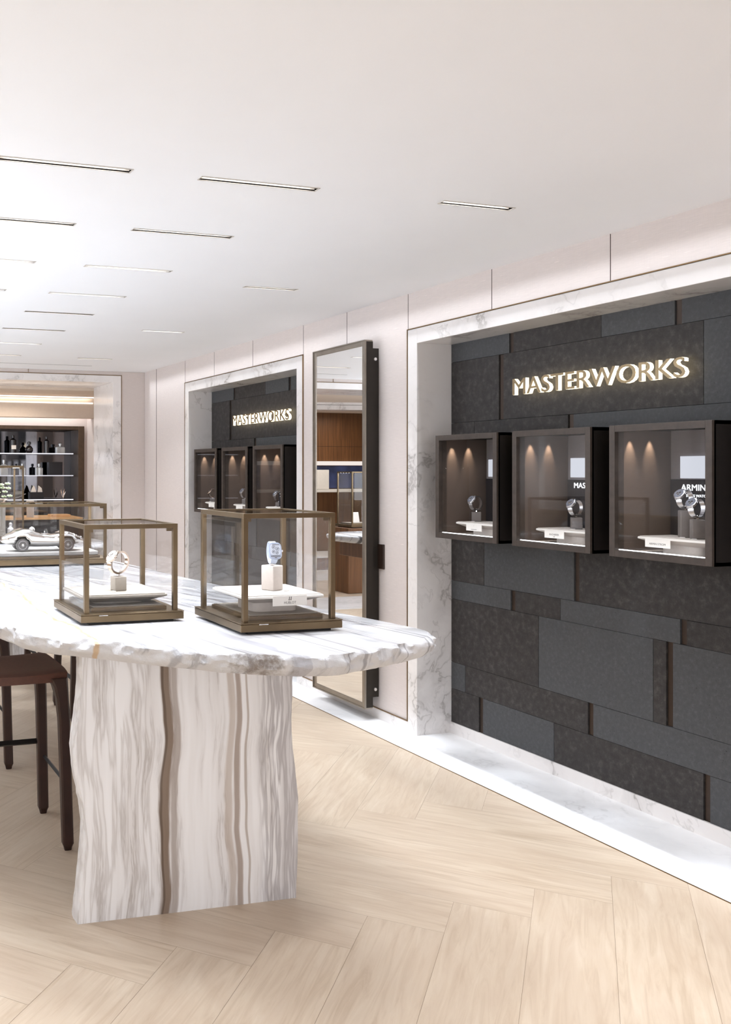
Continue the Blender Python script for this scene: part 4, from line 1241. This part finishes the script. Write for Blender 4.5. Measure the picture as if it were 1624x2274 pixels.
# ------------------------------------------------------------------ bar stools
def make_stool():
    t = thing('bar_stool', (0, 0, 0), '', 'stool', 'brown bar stools at the marble table')
    w, d, h = .43, .45, .76
    # saddle seat: grid with raised front/back
    b = BM(); nx, ny = 14, 14; top = []; bot = []
    for i in range(nx + 1):
        rt, rb = [], []
        for j in range(ny + 1):
            u, v = -1 + 2 * i / nx, -1 + 2 * j / ny
            # squircle-ish outline
            x = u * w / 2 * (1 - .03 * v * v); y = v * d / 2 * (1 - .04 * u * u)
            z = h - .014 * (1 - u * u) * (1 - .3 * v * v) - .010 * max(0, abs(v) - .8) * 5 * .6 - .010 * max(0, abs(u) - .85) * 6 * .5
            th = .034 - .012 * (1 - u * u) * 0 
            rt.append(b.b.verts.new((x, y, z))); rb.append(b.b.verts.new((x * .985, y * .985, h - .050)))
        top.append(rt); bot.append(rb)
    for i in range(nx):
        for j in range(ny):
            b.b.faces.new((top[i][j], top[i + 1][j], top[i + 1][j + 1], top[i][j + 1]))
            b.b.faces.new((bot[i][j], bot[i][j + 1], bot[i + 1][j + 1], bot[i + 1][j]))
    for i in range(nx):
        for j in (0, ny): b.b.faces.new((top[i][j], top[i + 1][j], bot[i + 1][j], bot[i][j]))
    for j in range(ny):
        for i in (0, nx): b.b.faces.new((top[i][j], top[i][j + 1], bot[i][j + 1], bot[i][j]))
    obj('seat', b, M_leather, t, autosm=45)
    for sx in (-1, 1):
        for sy in (-1, 1):
            # chamfered tapering leg that flares into the seat corner like an arch
            b = BM(); rings = []
            prof = [(0, .019, .013, 0, 0), (.014, .026, .018, 0, 0), (.03, .043, .030, 0, 0), (.30, .046, .030, 0, 0), (.55, .050, .032, 0, 0), (.64, .058, .036, .006, .004), (.69, .082, .046, .016, .010), (.715, .125, .06, .038, .016), (.7265, .17, .07, .058, .020)]
            for z, wx, wy, ix, iy in prof:
                s_ = 1 - z / .76
                cx_ = sx * (w / 2 - .026 + .020 * s_) ; cy_ = sy * (d / 2 - .024 + .018 * s_)
                cx0 = cx_ - sx * iy; cy0 = cy_ - sy * ix
                a, c_ = wy / 2, wx / 2 if z < .6 else wx / 2
                hx, hyy = (wy / 2 + .008, wx / 2)
                ch = .30
                pts = [(hx, hyy * (1 - ch)), (hx * (1 - ch), hyy), (-hx * (1 - ch), hyy), (-hx, hyy * (1 - ch)), (-hx, -hyy * (1 - ch)), (-hx * (1 - ch), -hyy), (hx * (1 - ch), -hyy), (hx, -hyy * (1 - ch))]
                rings.append([(cx0 + p, cy0 + q, z) for p, q in pts])
            b.loft(rings); leg = obj('leg', b, M_wood_d, t, autosm=25)
            b = BM(); s_ = 1
            b.lathe([(.010, -.0), (.011, .004)], (sx * (w / 2 - .006), sy * (d / 2 - .006), 0), 10)
            obj('glide', b, M_blk, leg)
    def bar(p, q, name='footrest'):
        b = BM(); p, q = Vector(p), Vector(q); dr = (q - p).normalized(); n_ = Vector((-dr.y, dr.x, 0))
        R = []
        for pt in (p, q):
            R.append([pt + n_ * .013 + Vector((0, 0, .004)), pt + n_ * .004 + Vector((0, 0, .012)), pt - n_ * .013 + Vector((0, 0, -.004)), pt - n_ * .004 + Vector((0, 0, -.012))])
        b.loft(R); obj(name, b, M_blk, t)
    x_, y_ = w / 2 - .004, d / 2 - .008
    bar((x_, -y_, .27), (x_, y_, .27)); bar((-x_, -y_, .27), (-x_, y_, .27))
    bar((-x_, y_, .34), (x_, y_, .34))
    return t
st0 = make_stool()
SP = [(.815, 3.975, 0, 'brown leather bar stool nearest the camera, seat showing beyond the near marble leg'),
      (.79, 5.09, 0, 'brown leather bar stool behind the nearest one on the same side of the table'),
      (1.79, 5.88, PI, 'bar stool tucked under the far side of the marble table'),
      (1.75, 6.86 - .24, PI, 'bar stool at the far end between the table and the second counter')]
for i, (x, y, rz, lb) in enumerate(SP[:4]):
    o = st0 if i == 0 else copy_tree(st0)
    o.location = (x, y, .0); o.rotation_euler.z = rz; o['label'] = lb

# ------------------------------------------------------------------ recessed cabinet with bottles in the far room
t = thing('bottle_cabinet', (2.3, 11.39, 0), 'dark bronze framed recessed cabinet with mirrored back and lit shelves in the far room', 'cabinet')
b = BM()
x0, x1 = -.98, 1.018
b.box(x1 - .079, x1, -.03, .02, 1.0, 2.174, .002); b.box(x0, x0 + .079, -.03, .02, 1.0, 2.174, .002); b.box(x0 + .079, x1 - .079, -.03, .02, 2.128, 2.174, .002)
obj('frame', b, M_bronze_d, t)
b = BM(); b.box(x1 - .079, x1 - .06, .02, .34, .02, 2.15); b.box(x0 + .06, x0 + .079, .02, .34, .02, 2.15); b.box(x0 + .06, x1 - .06, .02, .34, 2.13, 2.15)
obj('lining', b, M_bronze_d, t)
b = BM(); b.box(x0 + .08, x1 - .08, .33, .338, 1.0, 2.13)
obj('mirrored_back', b, NT('smoked_mirror').set((.22, .22, .24, 1), .04, 1.0), t)
b = BM(); b.box(x0 + .0, x1 - .0, -.02, .33, .02, .99, .002)
obj('lower_cupboard', b, M_bronze_d, t)
for z in (1.823, 1.542, 1.235):
    b = BM(); b.box(x0 + .08, x1 - .12, .04, .32, z - .006, z + .004)
    s_ = obj('shelf', b, plain('smoked_shelf', lin(90, 88, 92), .2), t)
    b = BM(); b.box(x0 + .08, x1 - .13, .034, .040, z - .007, z + .005)
    obj('shelf_light', b, emis('shelf_glow', (.93, .92, 1, 1), 1.1 if z != 1.542 else .7), s_)
def bottle(x, z, w, h, kind, label):
    b = BM(); y = 11.39 + .14
    if kind == 'square':
        b.prism(rrect(w, w * .5, .008), 0, h * .62); b.prism(rrect(w * .98, w * .48, .008), h * .62, h * .70, sc=.45)
        b.lathe([(w * .12, h * .68), (w * .12, h * .78), (w * .2, h * .79), (w * .2, h * .97), (w * .12, h)], (0, 0, 0), 14)
    elif kind == 'round':
        b.lathe([(w * .3, 0), (w * .5, h * .18), (w * .5, h * .42), (w * .25, h * .62), (w * .14, h * .66), (w * .14, h * .74), (w * .24, h * .76), (w * .24, h * .95), (w * .1, h)], (0, 0, 0), 18)
    else:
        b.lathe([(w * .5, 0), (w * .5, h * .72), (w * .2, h * .80), (w * .16, h * .82), (w * .22, h * .84), (w * .22, h * .98), (w * .1, h)], (0, 0, 0), 16)
    dark = kind in ('round', 'tall')
    o = obj('bottle', b, M_bdark if dark else M_bclear, autosm=40); o.location = (x, y, z + .0045)
    tag(o, label, 'bottle', 'bottles in the lit cabinet')
    return o
M_bdark = plain('dark_glass_bottle', lin(34, 30, 32), .12, 0, spec=.8)
M_bclear = NT('pale_glass_bottle').set((.55, .58, .60, 1), .1, .4)
bottle(2.42, 1.823, .085, .23, 'tall', 'tall black bottle with a pale label on the upper shelf')
b = BM(); b.box(-.03, .03, -.046, -.043, .05, .10); 
lab = obj('bottle_label', b, M_board); lab.location = (2.42, 11.53, 1.8275); tag(lab, 'small pale label on the tall black bottle', 'label')
bottle(2.63, 1.823, .10, .15, 'round', 'round black decanter on the upper shelf')
bottle(2.86, 1.823, .065, .22, 'tall', 'slim dark bottle with a silver cap on the upper shelf')
bottle(3.04, 1.823, .12, .13, 'square', 'square clear decanter at the right end of the upper shelf')
bottle(2.30, 1.542, .10, .20, 'square', 'clear square bottle at the left of the middle shelf')
bottle(2.54, 1.542, .08, .15, 'square', 'small clear bottle above the tall case on the middle shelf')
bottle(2.76, 1.542, .095, .15, 'square', 'clear square decanter in the centre of the middle shelf')
bottle(2.14, 1.823, .10, .17, 'round', 'round black decanter at the left end of the upper shelf')
b = BM(); b.box(-.09, .09, -.06, .06, 0, .17, .006)
o = obj('black_box', b, M_blkb); o.location = (2.97, 11.54, 1.5465); tag(o, 'square black leather box on the middle shelf', 'box')
b = BM(); b.box(-.09, .09, -.06, .06, 0, .09, .004)
o = obj('tissue_box', b, M_blkb); o.location = (2.72, 11.54, 1.2395); tag(o, 'low black box holding two white peaks on the lower shelf', 'box')
for k in range(2):
    b = BM(); b.prism([(-.04, 0), (.035, 0), (.012, .07), (-.004, .085)] if k == 0 else [(-.03, 0), (.03, 0), (.02, .05), (-.02, .085)], -.012, .012, 'Y')
    o = obj('white_card', b, M_board); o.location = (2.685 + .085 * k, 11.52, 1.3298); tag(o, ('left' if k == 0 else 'right') + ' white folded peak in the low black box', 'card', 'white peaks in the black box')
b = BM()
for k in range(5): b.tube([(0, 0, 0), (.02 * math.cos(k * 1.3), .01, .05), (.035 * math.cos(k * 1.3), .02 * math.sin(k), .09 + .01 * k)], [.006, .005, .002], 6)
o = obj('metal_figurine', b, M_rose); o.location = (3.08, 11.53, 1.2460); tag(o, 'small branching metal ornament at the right end of the lower shelf', 'ornament')
b = BM(); b.prism([(-.10, 0), (-.09, 0), (.06, .03), (.14, .07), (.13, .075), (.05, .035), (-.02, .02)], -.03, .03, 'Y')
o = obj('open_book', b, M_silver); o.location = (2.44, 11.50, 1.2395); tag(o, 'angled silver book stand on the lower shelf left of the black box', 'book stand')

# oak topped desk in the far room with box and blocks
t = thing('oak_desk', (2.45, 10.75, 0), 'bar height desk with a golden oak top and dark body in front of the cabinet', 'desk')
b = BM(); b.box(-.6, .60, -.25, .44, 1.03, 1.05, .003); obj('desk_top', b, M_oak, t)
b = BM(); b.box(-.55, .56, -.2, .40, 0.06, 1.03, .002); b.box(-.5, .5, -.16, .36, 0, .06); obj('body', b, M_blkb, t)
b = BM(); b.box(-.12, .12, -.09, .09, 0, .028, .003)
o = obj('wooden_box', b, M_oak); o.location = (2.83, 10.78, 1.0503); tag(o, 'flat golden wooden box lying on the oak desk', 'box')
for k, (x, h) in enumerate(((2.30, .15), (2.45, .20))):
    b = BM(); b.box(-.04, .04, -.03, .03, 0, h, .003)
    o = obj('display_block', b, M_grey_l); o.location = (x, 10.68, 1.0503); tag(o, ('shorter' if k == 0 else 'taller') + ' beige display block standing on the oak desk', 'display block', 'beige blocks on the desk')
